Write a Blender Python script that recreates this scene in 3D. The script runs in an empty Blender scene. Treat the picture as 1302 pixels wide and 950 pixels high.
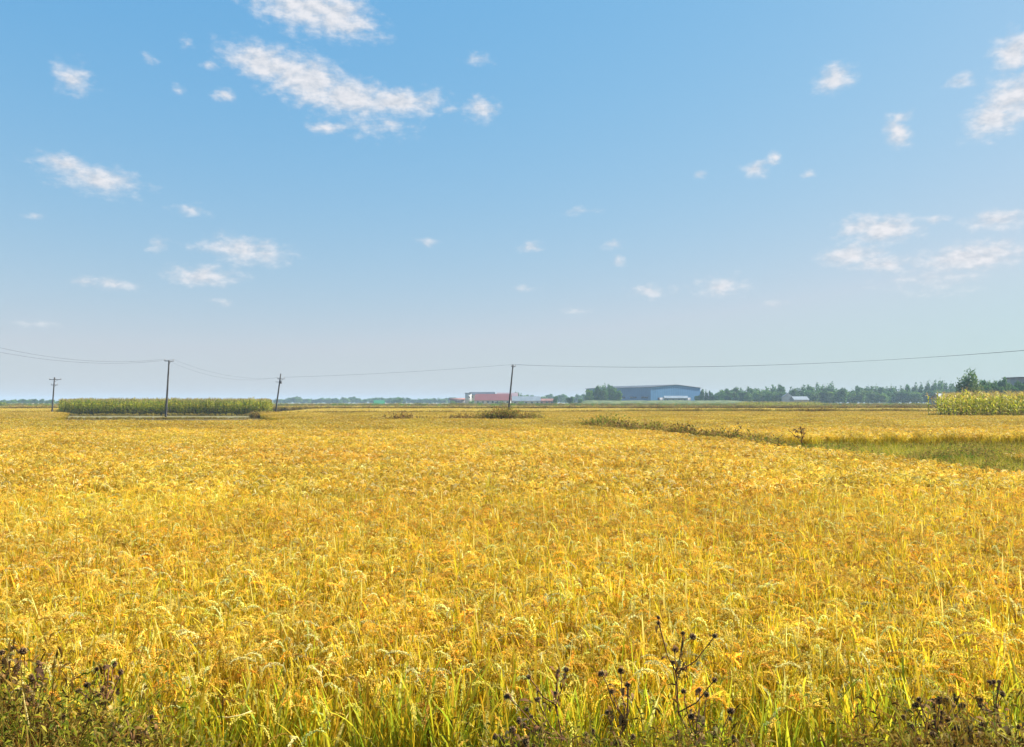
import bpy, math, random
import numpy as np
from mathutils import Vector, Matrix
R = math.radians
random.seed(7)
rng = np.random.default_rng(7)
SC = bpy.context.scene
COL = SC.collection

# ------------------------------------------------------------------ camera
CAMZ, F, HY = 2.25, 1002.0, 512.0         # eye height above the paddy, focal length (px of a 1302 px wide frame), horizon row
cam_d = bpy.data.cameras.new('camera'); cam = bpy.data.objects.new('camera', cam_d); COL.objects.link(cam)
cam.location = (0, 0, CAMZ); cam.rotation_euler = (R(90 + 2.11), 0, 0)
cam_d.sensor_width = 36; cam_d.lens = 36 * F / 1302; cam_d.clip_start = 0.05; cam_d.clip_end = 20000
SC.camera = cam

# ------------------------------------------------------------------ light
SUN_AZ, SUN_EL = 72.0, 42.0               # clockwise from the view direction (+Y), height
SKY_STRENGTH, SUN_STRENGTH, EXPOSURE = 0.064, 5.0, 1.06
sun_d = bpy.data.lights.new('sun', 'SUN'); sun = bpy.data.objects.new('sun', sun_d); COL.objects.link(sun)
sun_d.energy = SUN_STRENGTH; sun_d.angle = R(0.53); sun_d.color = (1.0, 0.95, 0.86)
sv = Vector((math.sin(R(SUN_AZ)) * math.cos(R(SUN_EL)), math.cos(R(SUN_AZ)) * math.cos(R(SUN_EL)), math.sin(R(SUN_EL))))
sun.rotation_euler = sv.to_track_quat('Z', 'Y').to_euler(); sun.location = (60, 40, 80)

def azel(px, py):
    """photo pixel -> (azimuth, elevation) in degrees of that direction of the sky"""
    a = R(2.11); x = (px - 651) / F; y = (475 - py) / F
    d = Vector((x, math.cos(a) - y * math.sin(a), math.sin(a) + y * math.cos(a))).normalized()
    return math.degrees(math.atan2(d.x, d.y)), math.degrees(math.asin(d.z))

HAZE = 0.00034
# clouds: where in the sky (centre pixel of the photo turned into azimuth and elevation), half size in px, tilt, weight
CLOUDS = [
 (392,8,62,20,6,1.0),(430,20,42,18,4,.95),(338,82,44,15,8,1.0),(392,102,54,20,14,1.0),(440,122,50,16,6,1.0),(505,130,48,11,-3,1.0),
 (612,138,20,13,0,.72),(92,100,26,16,0,.72),(286,121,18,10,0,.6),(266,82,18,7,0,.4),(415,162,32,9,-4,.62),(495,157,26,11,0,.5),
 (572,140,18,8,20,.36),(85,211,42,10,8,.75),(122,228,54,13,4,.82),(312,319,58,15,4,.75),(258,351,48,11,0,.75),(150,362,30,8,0,.6),(112,360,28,8,0,.5),
 (202,311,20,11,0,.45),(245,268,46,12,0,.34),(38,275,30,8,0,.3),(543,308,18,7,0,.5),(675,315,17,8,0,.55),(780,311,18,9,0,.5),
 (787,331,13,8,0,.36),(828,371,38,11,0,.5),(915,364,42,14,0,.6),(732,393,32,8,0,.33),(1061,99,26,12,0,.8),(1140,168,16,18,-30,.72),
 (1146,150,22,8,0,.5),(1225,104,24,9,0,.5),(1290,64,26,14,-12,.98),(1288,126,38,18,-30,1.0),(1262,152,32,14,-14,.95),
 (962,214,20,10,0,.72),(985,202,13,8,0,.6),(890,223,14,6,0,.5),(1118,290,44,12,3,.98),(1085,325,36,11,0,.9),(1125,334,46,10,0,.7),(1235,326,60,12,-2,.95),
 (1270,280,42,10,0,.75),(1188,281,24,7,0,.42),(1190,356,130,26,0,.30),(607,77,36,11,0,.34),(237,55,16,12,0,.3),(224,115,16,10,0,.32),(465,45,40,11,10,.42),
 (1025,221,13,9,0,.34),(50,412,70,10,0,.26),(285,385,28,7,0,.28),(740,270,50,10,0,.24),(670,368,36,8,0,.26),(985,386,28,8,0,.27),(470,162,110,20,0,.3),(190,75,26,12,40,.26)]

def make_world():
    w = bpy.data.worlds.new("World"); SC.world = w; w.use_nodes = True
    nt = w.node_tree; N = nt.nodes; L = nt.links; N.clear()
    out = N.new('ShaderNodeOutputWorld'); bg = N.new('ShaderNodeBackground'); bg.inputs['Strength'].default_value = SKY_STRENGTH
    sky = N.new('ShaderNodeTexSky'); sky.sky_type = 'NISHITA'; sky.sun_disc = False
    sky.sun_elevation = R(SUN_EL); sky.sun_rotation = R(SUN_AZ); sky.altitude = 0
    sky.air_density = 1.0; sky.dust_density = 0.5; sky.ozone_density = 1.5
    def math_(op, a, b=None, c=None):
        n = N.new('ShaderNodeMath'); n.operation = op
        for i, v in enumerate((a, b, c)):
            if v is None: continue
            if isinstance(v, (int, float)): n.inputs[i].default_value = v
            else: L.new(v, n.inputs[i])
        return n.outputs[0]
    tc = N.new('ShaderNodeTexCoord'); nrm = N.new('ShaderNodeVectorMath'); nrm.operation = 'NORMALIZE'; L.new(tc.outputs['Generated'], nrm.inputs[0])
    sp = N.new('ShaderNodeSeparateXYZ'); L.new(nrm.outputs[0], sp.inputs[0])
    az = math_('MULTIPLY', math_('ARCTAN2', sp.outputs[0], sp.outputs[1]), 57.29578)
    el = math_('MULTIPLY', math_('ARCSINE', sp.outputs[2]), 57.29578)
    cb = N.new('ShaderNodeCombineXYZ'); L.new(az, cb.inputs[0]); L.new(el, cb.inputs[1])
    # the sky's own colours, evened out as thin high haze does, and paling towards the horizon
    sc_ = N.new('ShaderNodeSeparateColor'); L.new(sky.outputs[0], sc_.inputs[0]); cc = N.new('ShaderNodeCombineColor')
    k = 0.105
    for i, (A, g) in enumerate(((.92, 1.02), (.68, .46), (.715, .19))):
        L.new(math_('MINIMUM', math_('MULTIPLY', math_('POWER', math_('MULTIPLY', sc_.outputs[i], k), g), A / k), .43 / k if i == 0 else 99), cc.inputs[i])
    f = math_('MINIMUM', math_('MULTIPLY', math_('EXPONENT', math_('DIVIDE', math_('MAXIMUM', el, -3), -9.0)), .58), .9)
    hz = N.new('ShaderNodeMix'); hz.data_type = 'RGBA'; L.new(f, hz.inputs['Factor']); L.new(cc.outputs[0], hz.inputs['A']); hz.inputs['B'].default_value = (.465 / k, .43 / k, .38 / k, 1)
    # slow warp so the outlines wander
    mp = N.new('ShaderNodeMapping'); mp.inputs['Scale'].default_value = (0.55, 0.95, 1); L.new(cb.outputs[0], mp.inputs[0])
    n1 = N.new('ShaderNodeTexNoise'); n1.inputs['Scale'].default_value = 0.9; n1.inputs['Detail'].default_value = 3; L.new(mp.outputs[0], n1.inputs['Vector'])
    wv = N.new('ShaderNodeVectorMath'); wv.operation = 'SUBTRACT'; L.new(n1.outputs['Color'], wv.inputs[0]); wv.inputs[1].default_value = (.5, .5, .5)
    ws = N.new('ShaderNodeVectorMath'); ws.operation = 'MULTIPLY_ADD'; L.new(wv.outputs[0], ws.inputs[0]); ws.inputs[1].default_value = (1.3, 0.7, 0); L.new(cb.outputs[0], ws.inputs[2])
    P = ws.outputs[0]
    n2 = N.new('ShaderNodeTexNoise'); n2.inputs['Scale'].default_value = 1.75; n2.inputs['Detail'].default_value = 7; n2.inputs['Roughness'].default_value = .60
    L.new(mp.outputs[0], n2.inputs['Vector'])
    acc = None
    for (px, py, hw, hh, tilt, s) in CLOUDS:
        a, e = azel(px, py)
        m = N.new('ShaderNodeMapping'); m.vector_type = 'TEXTURE'
        ax = azel(px + hw, py)[0] - a
        m.inputs['Location'].default_value = (a, e, 0); m.inputs['Rotation'].default_value = (0, 0, R(-tilt))
        m.inputs['Scale'].default_value = (abs(ax) * 1.16, hh * 0.057 * 1.32, 1)
        L.new(P, m.inputs[0])
        ln = N.new('ShaderNodeVectorMath'); ln.operation = 'LENGTH'; L.new(m.outputs[0], ln.inputs[0])
        v = math_('MULTIPLY_ADD', ln.outputs['Value'], -0.74, .15 + .88 * s)
        acc = v if acc is None else math_('MAXIMUM', acc, v)
    dens = math_('MULTIPLY_ADD', math_('SUBTRACT', n2.outputs[0], 0.5), 1.35, acc)
    mr = N.new('ShaderNodeMapRange'); mr.interpolation_type = 'SMOOTHSTEP'; L.new(dens, mr.inputs['Value'])
    mr.inputs['From Min'].default_value = -0.04; mr.inputs['From Max'].default_value = 0.92; mr.inputs['To Max'].default_value = 0.93
    # thin veil low in the sky
    # colour of cloud: lit white with greyer thin bases
    sh_ = N.new('ShaderNodeVectorMath'); sh_.operation = 'ADD'; L.new(mp.outputs[0], sh_.inputs[0]); sh_.inputs[1].default_value = (.22, .34, 0)   # towards the sun
    n3 = N.new('ShaderNodeTexNoise'); n3.inputs['Scale'].default_value = 1.75; n3.inputs['Detail'].default_value = 3; n3.inputs['Roughness'].default_value = .6; L.new(sh_.outputs[0], n3.inputs['Vector'])
    lit = N.new('ShaderNodeMath'); lit.operation = 'MULTIPLY_ADD'; lit.use_clamp = True; L.new(math_('SUBTRACT', n2.outputs[0], n3.outputs[0]), lit.inputs[0]); lit.inputs[1].default_value = 2.6; lit.inputs[2].default_value = .55
    cr = N.new('ShaderNodeMix'); cr.data_type = 'RGBA'
    cr.inputs['A'].default_value = CLOUD_A; cr.inputs['B'].default_value = CLOUD_B
    L.new(lit.outputs[0], cr.inputs['Factor'])
    mx = N.new('ShaderNodeMix'); mx.data_type = 'RGBA'; L.new(mr.outputs[0], mx.inputs['Factor']); L.new(hz.outputs['Result'], mx.inputs['A']); L.new(cr.outputs['Result'], mx.inputs['B'])
    L.new(mx.outputs['Result'], bg.inputs['Color']); L.new(bg.outputs[0], out.inputs[0])
CLOUD_A = (4.7, 5.0, 5.5, 1); CLOUD_B = (6.6, 6.5, 6.7, 1)
make_world()
vs = SC.view_settings
vs.view_transform = 'Standard'; vs.look = 'None'; vs.exposure = EXPOSURE; vs.gamma = 1.0; vs.use_curve_mapping = False
SC.cycles.use_denoising = True
SC.cycles.max_bounces = 6; SC.cycles.diffuse_bounces = 3; SC.cycles.transmission_bounces = 4; SC.cycles.volume_bounces = 0
SC.cycles.use_adaptive_sampling = True; SC.cycles.adaptive_threshold = 0.012
SC.cycles.caustics_reflective = False; SC.cycles.caustics_refractive = False

# ------------------------------------------------------------------ helpers
def W(px, py, Y):
    """the point at distance Y whose place in the photo is px, py"""
    return Vector(((px - 651) / F * Y, Y, CAMZ - (py - HY) * Y / F))

def tag(o, label=None, cat=None, group=None, kind=None):
    if label: o['label'] = label
    if cat: o['category'] = cat
    if group: o['group'] = group
    if kind: o['kind'] = kind
    return o

def empty(name, loc, rz=0.0, **k):
    o = bpy.data.objects.new(name, None); COL.objects.link(o); o.location = loc; o.rotation_euler = (0, 0, rz); o.empty_display_size = .3
    return tag(o, **k)

class MB:
    """collects vertices, faces, a colour per vertex and a material slot per face"""
    def __init__(s): s.v, s.f, s.c, s.m, s.n = [], [], [], [], 0
    def add(s, V, Fc, C=(1, 1, 1), m=0):
        V = np.asarray(V, float).reshape(-1, 3); C = np.asarray(C, float)
        if C.ndim == 1: C = np.tile(C, (len(V), 1))
        s.v.append(V); s.c.append(C.reshape(-1, 3))
        for a in (Fc if isinstance(Fc, list) and Fc and isinstance(Fc[0], np.ndarray) else [np.asarray(Fc)]):
            s.f.append(a + s.n); s.m.append(np.full(len(a), m))
        s.n += len(V); return s
    def ribbons(s, P, Wd, side, C, m=0):
        """P (n,k,3) centre lines, Wd (n,k) half widths, side (n,3) or (n,k,3), C (n,3) or (n,k,3)"""
        n, k, _ = P.shape
        if side.ndim == 2: side = side[:, None, :]
        off = side * Wd[..., None]
        V = np.stack([P - off, P + off], 2).reshape(-1, 3)
        if C.ndim == 2: C = np.repeat(C[:, None, :], k, 1)
        Cc = np.repeat(C[:, :, None, :], 2, 2).reshape(-1, 3)
        b = (np.arange(n)[:, None] * (2 * k) + np.arange(k - 1)[None, :] * 2).reshape(-1)
        s.add(V, np.stack([b, b + 1, b + 3, b + 2], 1), Cc, m); return s
    def grains(s, P, D, ln, wd, C, m=0):
        """small pointed seeds at P (n,3) along D (n,3)"""
        n = len(P); D = D / np.linalg.norm(D, axis=1, keepdims=True)
        up = np.where(np.abs(D[:, 2:3]) < .8, np.array([[0, 0, 1.]]), np.array([[1., 0, 0]]))
        A = np.cross(D, up); A /= np.linalg.norm(A, axis=1, keepdims=True); B = np.cross(D, A)
        mid = P + D * ln * .45
        V = np.stack([P, mid + A * wd, mid + B * wd, mid - A * wd, mid - B * wd, P + D * ln], 1).reshape(-1, 3)
        t = np.array([[0, 2, 1], [0, 3, 2], [0, 4, 3], [0, 1, 4], [5, 1, 2], [5, 2, 3], [5, 3, 4], [5, 4, 1]])
        Fc = (np.arange(n)[:, None, None] * 6 + t[None]).reshape(-1, 3)
        s.add(V, Fc, np.repeat(C, 6, 0), m); return s
    def box(s, c, d, C=(1, 1, 1), m=0, rz=0.0):
        x, y, z = np.array(d) / 2
        V = np.array([(-x, -y, -z), (x, -y, -z), (x, y, -z), (-x, y, -z), (-x, -y, z), (x, -y, z), (x, y, z), (-x, y, z)])
        if rz:
            cs, sn = math.cos(rz), math.sin(rz); V = V @ np.array([[cs, sn, 0], [-sn, cs, 0], [0, 0, 1]])
        s.add(V + np.array(c), np.array([(0, 3, 2, 1), (4, 5, 6, 7), (0, 1, 5, 4), (1, 2, 6, 5), (2, 3, 7, 6), (3, 0, 4, 7)]), C, m); return s
    def tube(s, pts, rad, C=(1, 1, 1), m=0, n=6, cap=True):
        pts = [Vector(p) for p in pts]; k = len(pts)
        if isinstance(rad, (int, float)): rad = [rad] * k
        V = []
        for i, p in enumerate(pts):
            t = (pts[min(i + 1, k - 1)] - pts[max(i - 1, 0)]).normalized()
            u = t.cross(Vector((0, 0, 1)) if abs(t.z) < .9 else Vector((1, 0, 0))).normalized(); w = t.cross(u)
            for j in range(n):
                a = 2 * math.pi * j / n; V.append(p + (u * math.cos(a) + w * math.sin(a)) * rad[i])
        q = [(i * n + j, i * n + (j + 1) % n, (i + 1) * n + (j + 1) % n, (i + 1) * n + j) for i in range(k - 1) for j in range(n)]
        fs = [np.array(q)]
        if cap:
            for i0, rev in ((0, True), ((k - 1) * n, False)):
                tri = [(i0, i0 + j, i0 + j + 1) for j in range(1, n - 1)]
                fs.append(np.array([t[::-1] if rev else t for t in tri]))
        s.add([tuple(v) for v in V], fs, C, m); return s
    def poly(s, V, Fc, C=(1, 1, 1), m=0):
        for f in Fc: s.add([V[i] for i in f], np.array([list(range(len(f)))]), C, m)
        return s
    def mesh(s, name, mats):
        me = bpy.data.meshes.new(name); V = np.concatenate(s.v)
        tot = sum(len(a) for a in s.f); sizes = np.concatenate([np.full(len(a), a.shape[1]) for a in s.f])
        idx = np.concatenate([a.reshape(-1) for a in s.f])
        me.vertices.add(len(V)); me.vertices.foreach_set('co', V.astype(np.float32).ravel())
        me.loops.add(len(idx)); me.loops.foreach_set('vertex_index', idx.astype(np.int32))
        me.polygons.add(tot); st = np.concatenate([[0], np.cumsum(sizes)[:-1]])
        me.polygons.foreach_set('loop_start', st.astype(np.int32)); me.polygons.foreach_set('material_index', np.concatenate(s.m).astype(np.int32))
        ca = me.color_attributes.new('Col', 'FLOAT_COLOR', 'POINT')
        C = np.concatenate(s.c); ca.data.foreach_set('color', np.concatenate([C, np.ones((len(C), 1))], 1).astype(np.float32).ravel())
        for mt in (mats if isinstance(mats, (list, tuple)) else [mats]): me.materials.append(mt)
        me.update(calc_edges=True); me.validate(); return me
    def build(s, name, mats, parent=None, smooth=False, loc=None):
        me = s.mesh(name, mats)
        if smooth: me.polygons.foreach_set('use_smooth', np.ones(len(me.polygons), bool))
        o = bpy.data.objects.new(name, me); COL.objects.link(o); o.parent = parent
        if loc is not None: o.location = loc
        return o

def copy_tree(o, parent=None):
    c = o.copy(); COL.objects.link(c); c.parent = parent
    for ch in list(o.children): copy_tree(ch, c)
    return c

# ------------------------------------------------------------------ materials
def new_mat(name):
    m = bpy.data.materials.new(name); m.use_nodes = True; nt = m.node_tree; nt.nodes.clear()
    return m, nt, nt.nodes, nt.links

def plant_mat(name, trans=0.35, rough=0.5, vary=0.3, spec=0.3, patch=0.18, tint=(1, 1, 1)):
    """vertex colour (each leaf its own) x variation per plant x slow variation over the field"""
    m, nt, N, L = new_mat(name)
    out = N.new('ShaderNodeOutputMaterial'); at = N.new('ShaderNodeAttribute'); at.attribute_name = 'Col'
    oi = N.new('ShaderNodeObjectInfo'); geo = N.new('ShaderNodeNewGeometry')
    nz = N.new('ShaderNodeTexNoise'); nz.inputs['Scale'].default_value = .22; nz.inputs['Detail'].default_value = 4; L.new(geo.outputs['Position'], nz.inputs['Vector'])
    v1 = N.new('ShaderNodeMapRange'); L.new(oi.outputs['Random'], v1.inputs[0]); v1.inputs[3].default_value = 1 - vary / 2; v1.inputs[4].default_value = 1 + vary / 2
    v2 = N.new('ShaderNodeMapRange'); L.new(nz.outputs[0], v2.inputs[0]); v2.inputs[1].default_value = .3; v2.inputs[2].default_value = .7; v2.inputs[3].default_value = 1 - patch; v2.inputs[4].default_value = 1 + patch
    mu = N.new('ShaderNodeMath'); mu.operation = 'MULTIPLY'; L.new(v1.outputs[0], mu.inputs[0]); L.new(v2.outputs[0], mu.inputs[1])
    hs = N.new('ShaderNodeHueSaturation'); L.new(at.outputs['Color'], hs.inputs['Color']); L.new(mu.outputs[0], hs.inputs['Value'])
    hr = N.new('ShaderNodeMapRange'); L.new(nz.outputs[0], hr.inputs[0]); hr.inputs[1].default_value = .3; hr.inputs[2].default_value = .7; hr.inputs[3].default_value = .492; hr.inputs[4].default_value = .508
    L.new(hr.outputs[0], hs.inputs['Hue'])
    tm = N.new('ShaderNodeMix'); tm.data_type = 'RGBA'; tm.blend_type = 'MULTIPLY'; tm.inputs['Factor'].default_value = 1
    L.new(hs.outputs[0], tm.inputs['A']); tm.inputs['B'].default_value = (*tint, 1)
    p = N.new('ShaderNodeBsdfPrincipled'); L.new(tm.outputs['Result'], p.inputs['Base Color']); p.inputs['Roughness'].default_value = rough; p.inputs['Specular IOR Level'].default_value = spec
    if trans > 0:
        t = N.new('ShaderNodeBsdfTranslucent'); L.new(tm.outputs['Result'], t.inputs['Color'])
        mx = N.new('ShaderNodeMixShader'); mx.inputs[0].default_value = trans; L.new(p.outputs[0], mx.inputs[1]); L.new(t.outputs[0], mx.inputs[2]); L.new(mx.outputs[0], out.inputs[0])
    else: L.new(p.outputs[0], out.inputs[0])
    return m

def solid_mat(name, c1, c2, scale=3.0, rough=.8, bump=0.0, stretch=(1, 1, 1), metal=0.0, spec=.3, detail=6):
    m, nt, N, L = new_mat(name)
    out = N.new('ShaderNodeOutputMaterial'); p = N.new('ShaderNodeBsdfPrincipled'); tc = N.new('ShaderNodeTexCoord')
    mp = N.new('ShaderNodeMapping'); mp.inputs['Scale'].default_value = stretch; L.new(tc.outputs['Object'], mp.inputs[0])
    nz = N.new('ShaderNodeTexNoise'); nz.inputs['Scale'].default_value = scale; nz.inputs['Detail'].default_value = detail; L.new(mp.outputs[0], nz.inputs['Vector'])
    cr = N.new('ShaderNodeValToRGB'); cr.color_ramp.elements[0].position = .35; cr.color_ramp.elements[1].position = .65
    cr.color_ramp.elements[0].color = (*c1, 1); cr.color_ramp.elements[1].color = (*c2, 1); L.new(nz.outputs[0], cr.inputs[0])
    L.new(cr.outputs[0], p.inputs['Base Color']); p.inputs['Roughness'].default_value = rough; p.inputs['Metallic'].default_value = metal; p.inputs['Specular IOR Level'].default_value = spec
    if bump:
        b = N.new('ShaderNodeBump'); b.inputs['Strength'].default_value = bump; b.inputs['Distance'].default_value = .05; L.new(nz.outputs[0], b.inputs['Height']); L.new(b.outputs[0], p.inputs['Normal'])
    L.new(p.outputs[0], out.inputs[0]); return m

def panel_mat(name, base, dark, pitch=0.9, axis=0, rough=.5):
    """ribbed sheet cladding with seams and weathering"""
    m, nt, N, L = new_mat(name)
    out = N.new('ShaderNodeOutputMaterial'); p = N.new('ShaderNodeBsdfPrincipled'); tc = N.new('ShaderNodeTexCoord')
    wv = N.new('ShaderNodeTexWave'); wv.wave_type = 'BANDS'; wv.bands_direction = 'XYZ'[axis]; wv.inputs['Scale'].default_value = .314 / pitch; wv.inputs['Distortion'].default_value = 0
    L.new(tc.outputs['Object'], wv.inputs['Vector'])
    nz = N.new('ShaderNodeTexNoise'); nz.inputs['Scale'].default_value = .12; nz.inputs['Detail'].default_value = 6; L.new(tc.outputs['Object'], nz.inputs['Vector'])
    mul = N.new('ShaderNodeMath'); mul.operation = 'MULTIPLY_ADD'; L.new(wv.outputs[1], mul.inputs[0]); mul.inputs[1].default_value = .35; L.new(nz.outputs[0], mul.inputs[2])
    cr = N.new('ShaderNodeValToRGB'); cr.color_ramp.elements[0].position = .4; cr.color_ramp.elements[1].position = .8
    cr.color_ramp.elements[0].color = (*dark, 1); cr.color_ramp.elements[1].color = (*base, 1); L.new(mul.outputs[0], cr.inputs[0])
    L.new(cr.outputs[0], p.inputs['Base Color']); p.inputs['Roughness'].default_value = rough; L.new(p.outputs[0], out.inputs[0]); return m

M_leaf = plant_mat('rice_leaf', .52, .5, .28, .12, .06)
M_ear = plant_mat('rice_ear', .45, .5, .28, .15, .06)
M_corn = plant_mat('corn_leaf', .40, .5, .35, .15, .15)
M_tree = plant_mat('tree_leaf', .25, .6, .35, .2, .2)
M_weed = plant_mat('weed_leaf', .32, .8, .3, .02, .25)
M_dry = plant_mat('dry_stem', 0, .8, .3, .08, .1)
M_bark = solid_mat('bark', (.09, .07, .05), (.17, .14, .11), 3, .9, .5)
M_pole = solid_mat('weathered_pole', (.045, .04, .037), (.12, .11, .10), 6, .85, .3, (1, 1, .2))
M_steel = solid_mat('dull_steel', (.06, .06, .065), (.13, .13, .14), 9, .6, .1, metal=.4)
M_insul = solid_mat('porcelain', (.30, .28, .26), (.42, .40, .38), 5, .25, 0)
M_wire = solid_mat('wire', (.05, .05, .055), (.09, .09, .095), 2, .6, 0)

# ------------------------------------------------------------------ ground, bank, path
def ground_mat():
    m, nt, N, L = new_mat('field_soil')
    out = N.new('ShaderNodeOutputMaterial'); p = N.new('ShaderNodeBsdfPrincipled'); geo = N.new('ShaderNodeNewGeometry')
    mp = N.new('ShaderNodeMapping'); mp.inputs['Scale'].default_value = (.006, .02, 1); L.new(geo.outputs['Position'], mp.inputs[0])
    vr = N.new('ShaderNodeTexVoronoi'); vr.feature = 'F1'; vr.inputs['Scale'].default_value = 1.0; L.new(mp.outputs[0], vr.inputs['Vector'])
    sp = N.new('ShaderNodeSeparateColor'); L.new(vr.outputs['Color'], sp.inputs[0])
    cr = N.new('ShaderNodeValToRGB'); e = cr.color_ramp.elements; e[0].position = 0; e[0].color = (.36, .25, .05, 1); e[1].position = 1; e[1].color = (.22, .20, .06, 1)
    for pos, c in ((.3, (.42, .30, .06, 1)), (.55, (.30, .22, .07, 1)), (.75, (.14, .17, .05, 1))): q = e.new(pos); q.color = c
    cr.color_ramp.interpolation = 'CONSTANT'; L.new(sp.outputs[0], cr.inputs[0])
    nz = N.new('ShaderNodeTexNoise'); nz.inputs['Scale'].default_value = .6; nz.inputs['Detail'].default_value = 9; nz.inputs['Roughness'].default_value = .65; L.new(geo.outputs['Position'], nz.inputs['Vector'])
    c2 = N.new('ShaderNodeValToRGB'); c2.color_ramp.elements[0].position = .35; c2.color_ramp.elements[1].position = .68
    c2.color_ramp.elements[0].color = (.075, .058, .03, 1); c2.color_ramp.elements[1].color = (.20, .155, .075, 1); L.new(nz.outputs[0], c2.inputs[0])
    # bare soil and stubble near, crop colour where the far fields lie
    xyz = N.new('ShaderNodeSeparateXYZ'); L.new(geo.outputs['Position'], xyz.inputs[0])
    mr = N.new('ShaderNodeMapRange'); L.new(xyz.outputs[1], mr.inputs[0]); mr.inputs[1].default_value = 190; mr.inputs[2].default_value = 330
    mx = N.new('ShaderNodeMix'); mx.data_type = 'RGBA'; L.new(mr.outputs[0], mx.inputs['Factor']); L.new(c2.outputs[0], mx.inputs['A']); L.new(cr.outputs[0], mx.inputs['B'])
    L.new(mx.outputs['Result'], p.inputs['Base Color']); p.inputs['Roughness'].default_value = .95; p.inputs['Specular IOR Level'].default_value = 0
    b = N.new('ShaderNodeBump'); b.inputs['Strength'].default_value = .6; b.inputs['Distance'].default_value = .08; L.new(nz.outputs[0], b.inputs['Height']); L.new(b.outputs[0], p.inputs['Normal'])
    L.new(p.outputs[0], out.inputs[0]); return m
def sheet(name, x0, x1, y0, y1, nx, ny, zf, mat, **k):
    xs = np.linspace(x0, x1, nx); ys = np.linspace(y0, y1, ny); X, Y = np.meshgrid(xs, ys)
    Z = zf(X, Y); b = MB(); i = (np.arange(ny - 1)[:, None] * nx + np.arange(nx - 1)[None]).ravel()
    b.add(np.stack([X, Y, Z], -1).reshape(-1, 3), np.stack([i, i + 1, i + nx + 1, i + nx], 1))
    return tag(b.build(name, mat, smooth=True), **k)
M_ground = ground_mat()
b = MB(); b.add([(-2500, -450, 0), (2500, -450, 0), (2500, 3300, 0), (-2500, 3300, 0)], np.array([[0, 1, 2, 3]]))
tag(b.build('ground', M_ground), kind='structure')
def vnoise(x, y, s=1.0, seed=0):
    x = x * s + seed * 17.3; y = y * s - seed * 9.1
    return (np.sin(x * 1.7 + 1.3 * np.sin(y * 1.1)) + np.sin(y * 2.3 + 1.7 * np.sin(x * .9 + 2)) + np.sin((x + y) * 3.7) * .5) / 2.5
M_bank = solid_mat('bank_soil', (.05, .042, .02), (.15, .115, .055), 5, .95, .6)
def bankz(X, Y):
    t = np.clip((Y - 2.6) / .9, 0, 1); t = t * t * (3 - 2 * t)
    return .50 * (1 - t) + .03 * vnoise(X, Y, 2.1) * (1 - t) - .01
sheet('roadside_bank', -40, 40, -6, 3.6, 161, 60, bankz, M_bank, kind='structure')
M_path = solid_mat('pale_path', (.14, .125, .05), (.22, .185, .08), .8, .95, .3)
sheet('farm_track', -110, -41, 111.5, 131.5, 80, 12, lambda X, Y: .012 + .02 * (vnoise(X, Y, .4) + 1), M_path, kind='structure')

# ------------------------------------------------------------------ plants as curves
def curves(base, az, theta, seg):
    """base (n,3); az (n,) or (n,k); theta (n,k) from vertical; seg (n,k) -> (n,k+1,3)"""
    if az.ndim == 1: az = az[:, None]
    d = np.stack([np.sin(theta) * np.cos(az), np.sin(theta) * np.sin(az), np.cos(theta)], -1) * seg[..., None]
    return np.concatenate([base[:, None], base[:, None] + np.cumsum(d, 1)], 1), d
def U(a, b, *s): return rng.uniform(a, b, s)
GAIN = 1.0
def pick(cols, n, p=None, jit=.14):
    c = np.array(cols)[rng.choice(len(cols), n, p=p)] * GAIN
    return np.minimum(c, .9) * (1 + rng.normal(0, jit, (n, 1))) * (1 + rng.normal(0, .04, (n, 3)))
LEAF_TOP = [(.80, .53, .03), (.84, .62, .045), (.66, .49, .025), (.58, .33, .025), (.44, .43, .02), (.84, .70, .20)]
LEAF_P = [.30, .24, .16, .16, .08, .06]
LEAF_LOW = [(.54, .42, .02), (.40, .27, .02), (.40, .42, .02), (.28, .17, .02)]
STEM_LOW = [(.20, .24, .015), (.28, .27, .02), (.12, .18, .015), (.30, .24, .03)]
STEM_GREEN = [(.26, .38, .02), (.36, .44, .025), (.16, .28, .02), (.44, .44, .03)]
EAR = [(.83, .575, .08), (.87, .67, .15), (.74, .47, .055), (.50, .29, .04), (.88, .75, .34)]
EAR_P = [.34, .30, .16, .07, .13]

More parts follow.
